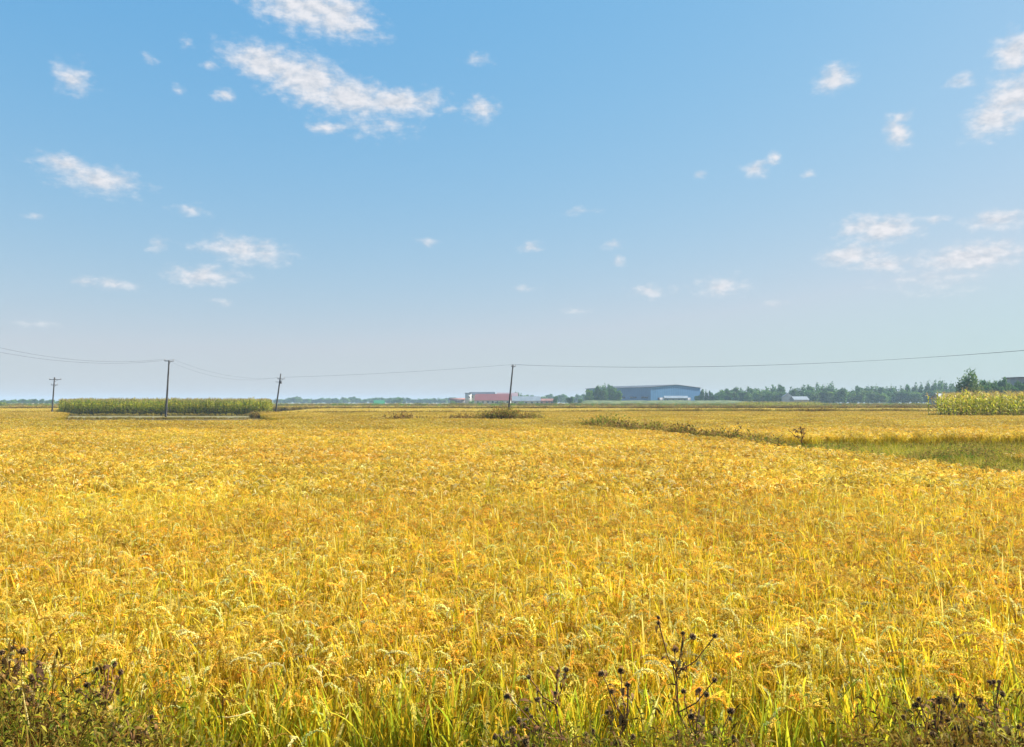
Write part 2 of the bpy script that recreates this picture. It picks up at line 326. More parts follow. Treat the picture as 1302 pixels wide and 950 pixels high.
def rice(mb, bx, by, til, lod, H=1.0, front=False):
    """rice stools at bx, by with til tillers each; lod 0 has every grain, 3 is a tuft"""
    n = len(bx) * til; LOWC = STEM_GREEN if front else STEM_LOW
    bx = np.repeat(bx, til); by = np.repeat(by, til)
    hill_h = np.repeat(U(.93, 1.05, n // til), til)
    base = np.stack([bx + rng.normal(0, .022, n), by + rng.normal(0, .022, n), np.zeros(n)], 1)
    az = U(0, 2 * math.pi, n)
    if lod == 3:
        k = 3; h = .90 * H * hill_h * U(.82, 1.08, n)
        th = np.array([[.06, .25, 1.2]]) + U(-.05, .3, n, 1); sg = h[:, None] * np.array([[.60, .32, .17]])
        base[:, :2] += rng.normal(0, .08, (n, 2))
        P, _ = curves(base, az, th, sg)
        ct = pick(EAR, n, EAR_P); cl = pick(LEAF_TOP, n, LEAF_P); lo = pick(STEM_LOW, n)
        C = np.stack([lo, cl, .5 * cl + .5 * ct, ct], 1); wd = np.array([[.014, .017, .022, .009]]) * U(.7, 1.5, n, 1)
        side = np.stack([-np.sin(az), np.cos(az), np.zeros(n)], 1)
        mb.ribbons(P, wd * np.ones((n, 1)), side, C, 1); return
    # stems with the ear arching over at the tip
    hs = .83 * H * hill_h * U(.88, 1.08, n)
    lean = np.abs(rng.normal(.10, .07, n))
    if lod == 0: f = np.array([.30, .30, .22, .18]); th = np.stack([lean, lean * 1.2, lean * 1.6, lean * 2.2], 1)
    else: f = np.array([.62, .38]); th = np.stack([lean, lean * 1.9], 1)
    P, _ = curves(base, az, th, hs[:, None] * f[None])
    k = P.shape[1]; lo = pick(LOWC, n); hi = pick(LEAF_TOP, n, LEAF_P)
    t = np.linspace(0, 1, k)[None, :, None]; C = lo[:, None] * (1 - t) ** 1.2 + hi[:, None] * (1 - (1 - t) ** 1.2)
    sa = U(0, 2 * math.pi, n); side = np.stack([np.cos(sa), np.sin(sa), np.zeros(n)], 1)
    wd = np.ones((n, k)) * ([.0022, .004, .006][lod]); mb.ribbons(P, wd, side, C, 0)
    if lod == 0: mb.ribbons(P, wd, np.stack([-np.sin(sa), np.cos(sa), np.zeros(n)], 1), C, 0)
    top = P[:, -1]
    # ear
    keep = (top, th, az, n)
    if front: sel = np.flatnonzero(U(0, 1, n) < .42); top, th, az, n = top[sel], th[sel], az[sel], len(sel)
    ke = [7, 4, 3][lod]; le = U(.13, .21, n)
    t0 = th[:, -1] + U(.1, .4, n); t1 = U(1.9, 3.1, n)
    te = t0[:, None] + (t1 - t0)[:, None] * np.linspace(0, 1, ke)[None] ** .8
    aze = az + rng.normal(0, .35, n)
    E, dE = curves(top, aze, te, (le / ke)[:, None] * np.ones((1, ke)))
    ce = pick(EAR, n, EAR_P); sideE = np.stack([-np.sin(aze), np.cos(aze), np.zeros(n)], 1)
    we = np.ones((n, ke + 1)) * ([.0016, .0068, .0115][lod]); we[:, 0] *= .35; we[:, -1] *= .45
    mb.ribbons(E, we, sideE, ce, 1)
    if lod: dn = np.concatenate([dE, dE[:, -1:]], 1); nn = np.cross(dn, sideE[:, None, :]); nn /= np.linalg.norm(nn, axis=2, keepdims=True); mb.ribbons(E, we * .9, nn, ce * .96, 1)
    if lod == 0:
        nb, ng = 11, 5
        for b_ in range(nb):
            u = .16 + .82 * b_ / nb; j = np.clip((u * ke), 0, ke - 1e-3); ji = int(j); fr = j - ji
            p0 = E[:, ji] * (1 - fr) + E[:, ji + 1] * fr; d0 = dE[:, ji] / np.linalg.norm(dE[:, ji], axis=1, keepdims=True)
            d1 = d0 + rng.normal(0, .16, (n, 3)) + np.array([0, 0, -.12]); d1 /= np.linalg.norm(d1, axis=1, keepdims=True)
            L_ = U(.025, .048, n)
            mb.ribbons(np.stack([p0, p0 + d1 * L_[:, None] * .5 + 0, p0 + d1 * L_[:, None] + np.array([0, 0, -.008])], 1), np.full((n, 3), .0007), sideE, ce, 1)
            for g in range(ng):
                pg = p0 + d1 * (L_ * (g + .4) / ng)[:, None] + rng.normal(0, .0028, (n, 3)) + np.array([0, 0, -.008 * (g / ng) ** 2])
                mb.grains(pg, d1 + rng.normal(0, .15, (n, 3)), .0115, .0027, ce * (1 + rng.normal(0, .13, (n, 1))), 1)
    else:
        nb = [0, 4, 1][lod]; wb = [0, .0048, .0080][lod]
        for b_ in range(nb):
            ji = min(int((.2 + .8 * b_ / nb) * ke), ke - 1); p0 = E[:, ji]; d0 = dE[:, ji] / np.linalg.norm(dE[:, ji], axis=1, keepdims=True)
            d1 = d0 + rng.normal(0, .28, (n, 3)) + np.array([0, 0, -.2]); d1 /= np.linalg.norm(d1, axis=1, keepdims=True)
            L_ = U(.05, .085, n); s2 = np.cross(d1, rng.normal(0, 1, (n, 3))); s2 /= np.linalg.norm(s2, axis=1, keepdims=True)
            mb.ribbons(np.stack([p0, p0 + d1 * L_[:, None] * .55, p0 + d1 * L_[:, None] + np.array([0, 0, -.01])], 1), np.array([[wb, wb * 1.2, wb * .3]]) * np.ones((n, 1)), s2, ce * (1 + rng.normal(0, .12, (n, 1))), 1)
    # leaves
    top, th, az, n = keep
    nl = 8 if front else [5, 2, 1][lod]
    for q in range(nl):
        fr = U(.10, .82, n) if not (lod == 0 and q >= 3) else U(.02, .40, n)
        hh = fr[:, None] * (k - 1); ji = np.clip(hh.astype(int), 0, k - 2)[:, 0]; fr2 = hh[:, 0] - ji
        p0 = P[np.arange(n), ji] * (1 - fr2)[:, None] + P[np.arange(n), ji + 1] * fr2[:, None]
        kl = [5, 3, 2][lod]; L_ = U(.18, .36, n)
        low_ = lod == 0 and q >= 3
        if low_: L_ = U(.34, .52, n) if front else U(.38, .62, n)
        al = U(0, 2 * math.pi, n)
        a0 = U(.05, .35, n); a1 = a0 + np.abs(rng.normal(.25, .45, n)) * (.35 if low_ else 1)
        if low_: a0 = a0 * .5
        tl = a0[:, None] + (a1 - a0)[:, None] * np.linspace(0, 1, kl)[None]
        Lf, _ = curves(p0, al, tl, (L_ / kl)[:, None] * np.ones((1, kl)))
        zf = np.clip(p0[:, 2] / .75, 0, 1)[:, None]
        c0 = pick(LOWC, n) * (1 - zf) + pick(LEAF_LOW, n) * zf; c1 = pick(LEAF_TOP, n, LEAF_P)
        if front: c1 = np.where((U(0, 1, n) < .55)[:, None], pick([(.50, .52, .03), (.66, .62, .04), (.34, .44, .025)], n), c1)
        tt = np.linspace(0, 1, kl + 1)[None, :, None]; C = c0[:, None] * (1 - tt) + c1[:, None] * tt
        wv = (1.35 if front else 1) * np.interp(np.linspace(0, 1, kl + 1), [0, .3, .75, 1], [.6, 1, .7, .05]) * [.0052, .0056, .008][lod]
        tw = U(-.5, .5, n); s3 = np.stack([-np.sin(al + tw), np.cos(al + tw), np.sin(tw) * .3], 1)
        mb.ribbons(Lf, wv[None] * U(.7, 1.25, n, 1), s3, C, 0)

def src(name, mb, mats):
    return bpy.data.objects.new(name, mb.mesh(name, mats))     # never linked: only its mesh is drawn, by the crop it belongs to

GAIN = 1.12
LOD0, LODF = [], []
for i in range(8):
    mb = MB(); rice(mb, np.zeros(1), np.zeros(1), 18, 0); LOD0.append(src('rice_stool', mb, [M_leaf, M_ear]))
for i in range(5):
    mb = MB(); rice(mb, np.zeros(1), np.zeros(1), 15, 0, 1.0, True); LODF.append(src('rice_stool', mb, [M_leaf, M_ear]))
def patch(size, step, til, lod, H=1.0):
    mb = MB(); g = np.arange(0, size, step) + step / 2 - size / 2; X, Y = np.meshgrid(g, g); X = X.ravel(); Y = Y.ravel()
    X = X + rng.normal(0, step * .28, len(X)); Y = Y + rng.normal(0, step * .28, len(Y))
    rice(mb, X, Y, til, lod, H); return src('rice_patch', mb, [M_leaf, M_ear])
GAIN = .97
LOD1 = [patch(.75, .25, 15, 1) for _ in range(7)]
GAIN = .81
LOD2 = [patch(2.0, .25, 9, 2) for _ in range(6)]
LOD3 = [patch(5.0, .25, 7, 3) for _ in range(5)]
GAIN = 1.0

def scatter(name, pts, rot, scl, idx, sources, **k):
    """one object that draws its source meshes at the given points"""
    me = bpy.data.meshes.new(name); n = len(pts); me.vertices.add(n); me.vertices.foreach_set('co', np.asarray(pts, np.float32).ravel())
    a = me.attributes.new('rot', 'FLOAT_VECTOR', 'POINT'); a.data.foreach_set('vector', np.asarray(rot, np.float32).ravel())
    a = me.attributes.new('scl', 'FLOAT_VECTOR', 'POINT'); a.data.foreach_set('vector', np.asarray(scl, np.float32).ravel())
    a = me.attributes.new('idx', 'INT', 'POINT'); a.data.foreach_set('value', np.asarray(idx, np.int32))
    o = bpy.data.objects.new(name, me); COL.objects.link(o)
    ng = bpy.data.node_groups.new(name, 'GeometryNodeTree'); ng.interface.new_socket('Geometry', in_out='INPUT', socket_type='NodeSocketGeometry'); ng.interface.new_socket('Geometry', in_out='OUTPUT', socket_type='NodeSocketGeometry')
    N, L = ng.nodes, ng.links; gi = N.new('NodeGroupInput'); go = N.new('NodeGroupOutput')
    iop = N.new('GeometryNodeInstanceOnPoints'); jn = N.new('GeometryNodeJoinGeometry')
    for s in reversed(sources):          # a join takes its links last first
        oi = N.new('GeometryNodeObjectInfo'); oi.inputs['Object'].default_value = s; oi.inputs['As Instance'].default_value = False
        gt = N.new('GeometryNodeGeometryToInstance'); L.new(oi.outputs['Geometry'], gt.inputs[0]); L.new(gt.outputs[0], jn.inputs[0])
        for mt in s.data.materials:
            if mt.name not in [x.name for x in me.materials if x]: me.materials.append(mt)
    def attr(nm, ty):
        x = N.new('GeometryNodeInputNamedAttribute'); x.data_type = ty; x.inputs['Name'].default_value = nm; return x.outputs['Attribute']
    er = N.new('FunctionNodeEulerToRotation'); L.new(attr('rot', 'FLOAT_VECTOR'), er.inputs[0])
    L.new(gi.outputs[0], iop.inputs['Points']); L.new(jn.outputs[0], iop.inputs['Instance']); iop.inputs['Pick Instance'].default_value = True
    L.new(attr('idx', 'INT'), iop.inputs['Instance Index']); L.new(er.outputs[0], iop.inputs['Rotation']); L.new(attr('scl', 'FLOAT_VECTOR'), iop.inputs['Scale'])
    L.new(iop.outputs[0], go.inputs[0])
    md = o.modifiers.new('scatter', 'NODES'); md.node_group = ng
    return tag(o, kind='stuff', **k)

def inside(x, y, poly):
    r = np.zeros(len(x), bool); j = len(poly) - 1
    for i in range(len(poly)):
        xi, yi = poly[i]; xj, yj = poly[j]
        c = ((yi > y) != (yj > y)) & (x < (xj - xi) * (y - yi) / ((yj - yi) or 1e-9) + xi); r ^= c; j = i
    return r

def grid_in(poly, step, margin=6.0, jit=.06):
    P = np.array(poly); x0, y0 = P.min(0); x1, y1 = P.max(0)
    X, Y = np.meshgrid(np.arange(x0, x1, step) + step / 2, np.arange(y0, y1, step) + step / 2); X = X.ravel(); Y = Y.ravel()
    X = X + rng.normal(0, step * jit, len(X)); Y = Y + rng.normal(0, step * jit, len(Y))
    k = inside(X, Y, poly) & (np.abs(X) < Y * .70 + margin); return X[k], Y[k]

def crop(poly, name, label, cat, lods, H=1.0, margin=6.0):
    """lods: list of (y_from, y_to, sources, step)"""
    PT, RT, SL, ID, SR = [], [], [], [], []; off = 0
    for (ya, yb, srcs, step) in lods:
        X, Y = grid_in(poly, step, margin)
        Dn = Y; k = (Dn >= ya) & (Dn < yb); X, Y = X[k], Y[k]; n = len(X)
        if n:
            hz = H * (1 + .035 * vnoise(X, Y, .35) + .03 * vnoise(X, Y, 1.3, 3) + rng.normal(0, .02 if step > 1 else .035, n))
            PT.append(np.stack([X, Y, np.zeros(n)], 1)); q = rng.integers(0, 4, n) * math.pi / 2 if step > .3 else U(0, 6.283, n)
            RT.append(np.stack([rng.normal(0, .01 if step > .3 else .03, n), rng.normal(0, .01 if step > .3 else .03, n), q], 1)); s_ = np.ones(n) if step > .3 else U(.9, 1.1, n)
            SL.append(np.stack([s_, s_, hz], 1)); ID.append(rng.integers(0, len(srcs), n) + off)
        SR += srcs; off += len(srcs)
    return scatter(name, np.concatenate(PT), np.concatenate(RT), np.concatenate(SL), np.concatenate(ID), SR, label=label, cat=cat)

# ------------------------------------------------------------------ rice fields
EDGE = [(3.5, 66), (4.3, 50), (7.6, 35), (8.6, 24.6), (9.2, 20.5), (9.7, 18.4), (10.2, 15.7), (11.6, 10), (13.5, 3.7)]
main_poly = [(-60, 3.72), (-60, 60), (-18, 60.5), (-16, 66)] + EDGE
SPLIT1, SPLIT2 = 12.0, 40.0
crop(main_poly, 'rice_crop', 'ripe golden rice crop filling the foreground with drooping ears', 'rice',
     [(3.5, 4.2, LODF, .22), (4.2, SPLIT1, LOD0, .235), (SPLIT1, SPLIT2, LOD1, .75), (SPLIT2, 70, LOD2, 2.0)])
right_poly = [(3.9, 66), (5.2, 52), (8.7, 38), (10.6, 33), (16, 34), (22, 34.3), (40, 34), (90, 36), (90, 118), (3.9, 118)]
crop(right_poly, 'rice_crop', 'golden rice field on the right beyond the weedy bund', 'rice', [(30, 42, LOD1, .75), (42, 119, LOD2, 2.0)])
crop([(-20, 70), (3.0, 70), (3.0, 108), (-34, 108)], 'rice_crop', 'narrow golden rice field behind the row of dry weed tufts', 'rice', [(60, 119, LOD2, 2.0)])
crop([(-90, 65), (-38.5, 65), (-64, 112), (-90, 112)], 'rice_crop', 'golden rice field left of the corn block behind the thin dark ditch', 'rice', [(60, 119, LOD2, 2.0)])
crop([(-36, 116), (80, 123), (130, 190), (-42, 186)], 'rice_crop', 'second band of rice beyond the poles and brown bund weeds', 'rice', [(100, 400, LOD3, 5.0)], margin=15)
crop([(-160, 118), (-84, 118), (-90, 190), (-160, 190)], 'rice_crop', 'band of rice behind the leftmost pole', 'rice', [(100, 400, LOD3, 5.0)], margin=15)
crop([(-250, 202), (160, 202), (240, 330), (-250, 330)], 'rice_crop', 'third band of rice in front of the far farm buildings', 'rice', [(100, 400, LOD3, 5.0)], margin=15)
crop([(15.6, 22.8), (16.5, 23.2), (24, 23.0), (24, 25.6), (16.0, 25.2)], 'rice_crop', 'short standing rice strip beside the trampled green patch', 'rice', [(20, 30, LOD1, .75)], H=.72)

print('rice done')

# ------------------------------------------------------------------ corn
CORN_C = [(.26, .32, .02), (.42, .43, .03), (.52, .44, .04), (.48, .36, .08), (.12, .19, .02)]
LOW_SHADE_DRY = (.13, .12, .035)  # dark green low leaves: shade at the foot of the block put into the colour
def corn_meshes(H, dry=0.3, nleaf=11):  # dry also sets how many low leaves take the shade-dark tone
    """stalk, foliage and tassel of one corn plant"""
    st = MB(); lean = U(-.03, .03, 2); top = H * .86
    ax = [(lean[0] * z, lean[1] * z, z) for z in np.linspace(0, top, 5)]
    st.tube(ax, [.016, .015, .013, .010, .006], (.24, .24, .07), 0, 5)
    fo = MB(); n = nleaf; z0 = np.linspace(.25, top * .97, n) + U(-.05, .05, n); az = (np.arange(n) % 2) * math.pi + U(0, .9, n) + U(0, 6.28)
    base = np.stack([lean[0] * z0, lean[1] * z0, z0], 1); k = 6
    L_ = U(.55, .85, n) * np.interp(z0 / top, [0, .5, 1], [.75, 1.05, .7]); a0 = U(.15, .5, n); a1 = U(1.4, 2.6, n)
    th = a0[:, None] + (a1 - a0)[:, None] * np.linspace(0, 1, k)[None] ** 1.3
    P, _ = curves(base, az, th, (L_ / k)[:, None] * np.ones((1, k)))
    wv = np.interp(np.linspace(0, 1, k + 1), [0, .3, .7, 1], [.55, 1, .8, .05]) * .056
    tw = U(-.5, .5, n); side = np.stack([-np.sin(az + tw), np.cos(az + tw), np.sin(tw)], 1)
    C = pick(CORN_C, n, [.28, .30, .22, .10, .10]); lowd = (z0 < top * .3 + U(-.2, .3, n)) & (U(0, 1, n) < dry + .3)
    C[lowd] = np.array(LOW_SHADE_DRY) * U(.7, 1.2, lowd.sum(), 1)
    fo.ribbons(P, wv[None] * np.ones((n, 1)), side, C, 0)
    ta = MB(); m = 7; ta.ribbons(*(lambda P2: (P2, np.full(P2.shape[:2], .009), np.stack([np.cos(U(0, 6, m)), np.sin(U(0, 6, m)), np.zeros(m)], 1)))(
        curves(np.tile(ax[-1], (m, 1)), U(0, 6.28, m), np.stack([U(0, .5, m), U(.2, .9, m), U(.4, 1.4, m)], 1), np.full((m, 3), H * .05))[0]), pick([(.46, .36, .14), (.36, .26, .09)], m), 0)
    return st, fo, ta
def corn_src(H, dry):
    st, fo, ta = corn_meshes(H, dry); mb = MB()
    for p in (st, fo, ta):
        for v, f_, c, m_ in [(np.concatenate(p.v), None, np.concatenate(p.c), 0)]:
            mb.add(v, [a for a in p.f], c, 0)
    return src('corn', mb, [M_corn])
CORN = [corn_src(2.75 + .08 * i, .3) for i in range(-3, 4)]
LOW_SHADE_DRY = (.40, .29, .11)  # straw colour of dried lower leaves, no shade in it
CORN_C = [(.44, .46, .03), (.60, .56, .045), (.70, .56, .08), (.66, .52, .18), (.26, .32, .03)]
CORN_Y = [corn_src(2.75 + .08 * i, .5) for i in range(-2, 3)]
def corn_block(poly, step, name, label, H=1.0, step_y=None, lib=None):
    P = np.array(poly); sy = step_y or step * 1.6; lib = lib or CORN
    X, Y = np.meshgrid(np.arange(P[:, 0].min(), P[:, 0].max(), step), np.arange(P[:, 1].min(), P[:, 1].max(), sy)); X = X.ravel() + rng.normal(0, .06, X.size); Y = Y.ravel() + rng.normal(0, .06, Y.size)
    k = inside(X, Y, poly); X, Y = X[k], Y[k]; n = len(X); h = H * (1 + .05 * vnoise(X, Y, .5, 2) + rng.normal(0, .045, n))
    scatter(name, np.stack([X, Y, np.zeros(n)], 1), np.stack([rng.normal(0, .04, n), rng.normal(0, .04, n), U(0, 6.28, n)], 1), np.stack([h, h, h], 1), rng.integers(0, len(lib), n), lib, label=label, cat='corn')
corn_block([(-77.2, 134.5), (-40.6, 133.2), (-48.5, 158), (-90, 158)], .30, 'corn_crop', 'long dark green block of standing corn behind the poles', .99, .55)
corn_block([(89, 300), (119, 300), (119, 316), (89, 316)], .5, 'corn_crop', 'low pale green corn patch in front of the far tree line', .92, 1.0)
corn_block([(44.4, 82.6), (78, 82.6), (84, 110), (62, 110)], .34, 'corn_crop', 'yellowing corn rows behind the front row at the right edge', 1.17, .75, CORN_Y)
# the front row of the right-hand corn, plant by plant
protos = []
for i in range(6):
    st, fo, ta = corn_meshes(3.0 + .1 * i, .6, 12); r = empty('corn_plant', (0, 0, 0))
    for c_ in fo.c: c_ *= 1.0
    st.build('stalk', M_corn, r); fo.build('foliage', M_corn, r); ta.build('tassel', M_corn, r); protos.append(r)
xs = np.arange(43.2, 57.0, .36); used = set()
for i, x in enumerate(xs):
    j = i % 6; o = protos[j] if j not in used else copy_tree(protos[j]); used.add(j)
    low = 44.3 < x < 46.8
    s_ = (random.uniform(.80, .86) if low else random.uniform(.98, 1.16)); s_ = 1.12 if i == 0 else s_
    o.location = (x + random.uniform(-.1, .1), 81.6 + random.uniform(-.25, .25), 0); o.rotation_euler = (random.uniform(-.05, .05), random.uniform(-.06, .06), random.uniform(0, 6.28)); o.scale = (s_,) * 3
    tag(o, 'yellow green corn plant standing in the front row of the right corn patch', 'corn plant', 'corn plants in the front row at the right edge')
tag(protos[0], 'tall corn plant at the left end of the right corn patch', 'corn plant', 'corn plants in the front row at the right edge')

# ------------------------------------------------------------------ weeds
BROWN = [(.20, .10, .035), (.30, .16, .045), (.40, .25, .07), (.11, .06, .03), (.46, .33, .11)]
OLIVE = [(.24, .23, .035), (.36, .32, .05), (.16, .18, .025), (.46, .36, .07)]
def tuft(mb, n, h, spread, cols, p=None, wide=.006, k=4, droop=1.0, leaves=0, lw=.02, nar=.5):
    base = np.stack([rng.normal(0, spread, n), rng.normal(0, spread, n), np.zeros(n)], 1); az = U(0, 6.28, n); a0 = np.abs(rng.normal(.12, .12, n)); a1 = a0 + np.abs(rng.normal(.5, .5, n)) * droop
    th = a0[:, None] + (a1 - a0)[:, None] * np.linspace(0, 1, k)[None] ** 1.5; hh = h * U(.55, 1.05, n)
    P, d = curves(base, az, th, (hh / k)[:, None] * np.ones((1, k))); C = pick(cols, n, p)
    wv = np.interp(np.linspace(0, 1, k + 1), [0, .5, 1], [.8, 1, .1]) * wide; sa = az + math.pi / 2 + U(-.6, .6, n)
    mb.ribbons(P, wv[None] * U(.6, 1.4, n, 1), np.stack([np.cos(sa), np.sin(sa), np.zeros(n)], 1), C, 0)
    for q in range(leaves):
        f = U(.25, 1, n) * k; ji = np.minimum(f.astype(int), k - 1); fr = (f - ji)[:, None]; p0 = P[np.arange(n), ji] * (1 - fr) + P[np.arange(n), ji + 1] * fr
        d1 = rng.normal(0, 1, (n, 3)); d1 /= np.linalg.norm(d1, axis=1, keepdims=True); s2 = np.cross(d1, rng.normal(0, 1, (n, 3))); s2 /= np.linalg.norm(s2, axis=1, keepdims=True); L_ = lw * U(1.5, 3.2, n)
        mb.ribbons(np.stack([p0, p0 + d1 * L_[:, None] * .5, p0 + d1 * L_[:, None] - np.array([0, 0, .3]) * L_[:, None]], 1), np.array([[.1, 1, .05]]) * lw * nar * np.ones((n, 1)), s2, pick(cols, n, p), 0)
def weed_srcs(num, n, h, spread, cols, **k):
    out = []
    for _ in range(num):
        mb = MB(); tuft(mb, n, h, spread, cols, **k); out.append(src('weed', mb, [M_weed]))
    return out
W_brown = weed_srcs(5, 60, 1.0, .13, BROWN + OLIVE[:2], wide=.009, leaves=5, lw=.05)
W_olive = weed_srcs(5, 70, 1.0, .16, OLIVE + BROWN[1:3], wide=.010, leaves=4, lw=.045)
W_green = weed_srcs(4, 60, 1.0, .2, [(.10, .23, .02), (.16, .28, .025), (.26, .32, .035)], wide=.012, leaves=5, lw=.05)
W_straw = weed_srcs(4, 90, 1.0, .15, [(.58, .43, .05), (.48, .42, .03), (.30, .33, .02), (.62, .48, .13)], wide=.008, droop=2.2)
def strip(poly_line, width, per_m, hfun, sources, name, label, cat, dens=None, even=False):
    """plants along a line: hfun(t) gives the height at 0..1 of its length"""
    P = np.array(poly_line, float); seg = np.linalg.norm(np.diff(P, axis=0), axis=1); cum = np.concatenate([[0], np.cumsum(seg)]); n = int(cum[-1] * per_m)
    t = U(0, cum[-1], n); x = np.interp(t, cum, P[:, 0]); y = np.interp(t, cum, P[:, 1]); x = x + rng.normal(0, width / 2, n); y = y + rng.normal(0, width / 2, n)
    tt = t / cum[-1]; h = np.array([hfun(q) for q in tt]) * U(.6, 1.15, n) * (1 + .25 * vnoise(x, y, 1.1, 5))
    if even: h = np.array([hfun(q) for q in tt]) * U(.88, 1.06, n) * (1 + .05 * vnoise(x, y, .3, 5))
    keep = h > .08
    if dens is not None: keep &= U(0, 1, n) < np.array([dens(q) for q in tt])
    x, y, h = x[keep], y[keep], h[keep]; n = len(x)
    return scatter(name, np.stack([x, y, np.zeros(n)], 1), np.stack([rng.normal(0, .1, n), rng.normal(0, .1, n), U(0, 6.28, n)], 1), np.stack([h * .9 + .1, h * .9 + .1, h], 1), rng.integers(0, len(sources), n), sources, label=label, cat=cat)
ip = lambda xs, ys: (lambda q: float(np.interp(q, xs, ys)))
strip([(4.4, 51.5), (5.9, 44), (8.2, 36.0), (8.9, 30), (9.3, 27.2)], .55, 12, ip([0, .1, .35, .75, 1], [.8, 1.18, 1.2, 1.12, 1.0]), W_brown[:3] + W_olive[:3], 'bund_weeds', 'dense brown weeds on the bund dividing the two rice fields', 'weeds')
strip([(4.2, 52.5), (5.4, 47)], .5, 8, ip([0, 1], [.95, 1.15]), W_green[:2] + W_olive[:4], 'bund_weeds', 'green weeds at the far tip of the dividing bund', 'weeds')
strip([(8.8, 31), (9.6, 26.5), (10.2, 22.0), (10.9, 18.5)], .7, 7, ip([0, 1], [.95, .85]), W_olive, 'bund_weeds', 'olive green weeds where the dividing bund nears the trampled patch', 'weeds')
# trampled patch: flattened straw, green regrowth
n = 2600; px_ = U(9.8, 30, n); py_ = U(19, 34.2, n); ok = inside(px_, py_, [(10.6, 19), (12, 17.5), (30, 19), (30, 34.2), (11.0, 33)]); px_, py_ = px_[ok], py_[ok]; n = len(px_)
g_ = vnoise(px_, py_, .55, 4) + rng.normal(0, .35, n); idx = np.where(g_ > .95, rng.integers(4, 8, n), np.where(g_ > .15, rng.integers(8, 13, n), rng.integers(0, 4, n)))
hh = np.where(idx < 4, .62, np.where(idx < 8, .5, .6)) * U(.6, 1.2, n)
scatter('lodged_rice', np.stack([px_, py_, np.zeros(n)], 1), np.stack([rng.normal(0, .28, n), rng.normal(.15, .3, n), U(0, 6.28, n)], 1), np.stack([hh * 1.4, hh * 1.4, hh], 1), idx, W_straw + W_green + W_olive, label='trampled patch of low green and straw coloured rice between the two fields', cat='rice')
# mound of dry weeds and the loose brushy margin at the far side of the main field
strip([(-3.6, 68.2), (3.0, 68.4)], .7, 20, ip([0, .25, .5, .75, 1], [1.2, 1.65, 1.75, 1.5, .7]), W_brown[:3] + W_olive[:3], 'dry_weeds', 'thick mound of dry brown weeds in front of the middle pole', 'weeds')
# single tufts standing in a row left of it
tmb = []
for q in range(4):
    mb = MB(); tuft(mb, 70, 1.0, .2, BROWN + OLIVE[:1], wide=.014, leaves=5, lw=.06); tmb.append(mb.mesh('weed_tuft', [M_weed]))
for i, (px, h, w_) in enumerate([(468, .95, 1.2), (479, 1.1, 1.5), (492, 1.15, 1.7), (500, 1.2, 1.6), (508, 1.5, 1.8), (516, 1.6, 1.9), (530, 1.0, 1.0), (538, 1.1, .8), (549, 1.1, .8), (557, 1.15, .9), (565, 1.2, .8), (572, 1.25, 1.0), (579, 1.45, 1.2), (587, 1.5, 1.2), (594, 1.3, 1.0)]):
    o = bpy.data.objects.new('weed_tuft', tmb[i % 4]); COL.objects.link(o); o.location = ((px - 651) / F * 67.6, 67.6 + random.uniform(-.4, .4), 0); o.rotation_euler = (0, 0, random.uniform(0, 6)); o.scale = (w_, w_, h)
    tag(o, 'small brown weed tuft standing in the row along the far edge of the main rice', 'weed', 'weed tufts in a row at the far edge of the main rice field')
# weedy bunds between the further fields
strip([(-84, 62.8), (-38, 62.6)], .5, 6, ip([0, 1], [.75, .8]), W_brown[:2] + W_olive[2:4], 'bund_weeds', 'thin dark weedy ditch line at the left edge of the far rice', 'weeds')
strip([(-92, 104), (-70, 104), (-48, 105.5), (-34, 110)], 2.4, 14, ip([0, .2, .8, 1], [.14, .34, .38, .10]), W_olive + W_brown[:2], 'verge_grass', 'dark grass verge at the foot of the poles before the corn', 'grass')
strip([(-80, 132.6), (-40, 131.9)], .6, 7, ip([0, 1], [.5, .5]), W_olive, 'verge_grass', 'low green grass at the foot of the corn block', 'grass')
strip([(-36, 111), (-8, 112), (3, 112.5)], 1.0, 14, ip([0, .5, 1], [1.1, 1.2, 1.25]), W_brown + W_olive[:1], 'bund_weeds', 'brown bund weeds left of the middle pole beyond the tufts', 'weeds', even=True)
strip([(3, 113), (18, 120), (38, 121), (60, 121), (92, 121)], 1.3, 16, ip([0, .2, .3, .45, .8, 1], [1.15, 1.25, 1.42, 1.4, 1.35, 1.4]), W_brown + W_olive, 'bund_weeds', 'long brown and olive weedy bund beyond the right rice field', 'weeds', even=True)
strip([(-140, 114), (-84, 114.5)], 1.0, 12, ip([0, 1], [1.35, 1.35]), W_brown, 'bund_weeds', 'brown bund weeds behind the leftmost pole', 'weeds', even=True)
strip([(-200, 195), (-60, 194), (60, 196), (150, 196)], 1.6, 10, ip([0, .5, 1], [1.6, 1.5, 1.9]), [*W_brown, *W_olive[:2]], 'bund_weeds', 'distant dark weedy bund between the further rice bands', 'weeds', even=True)
strip([(-250, 337), (100, 337), (250, 337)], 3, 6, ip([0, 1], [2.0, 2.2]), W_olive + W_green[:2], 'bund_weeds', 'far green bund running in front of the farm buildings', 'weeds', even=True)

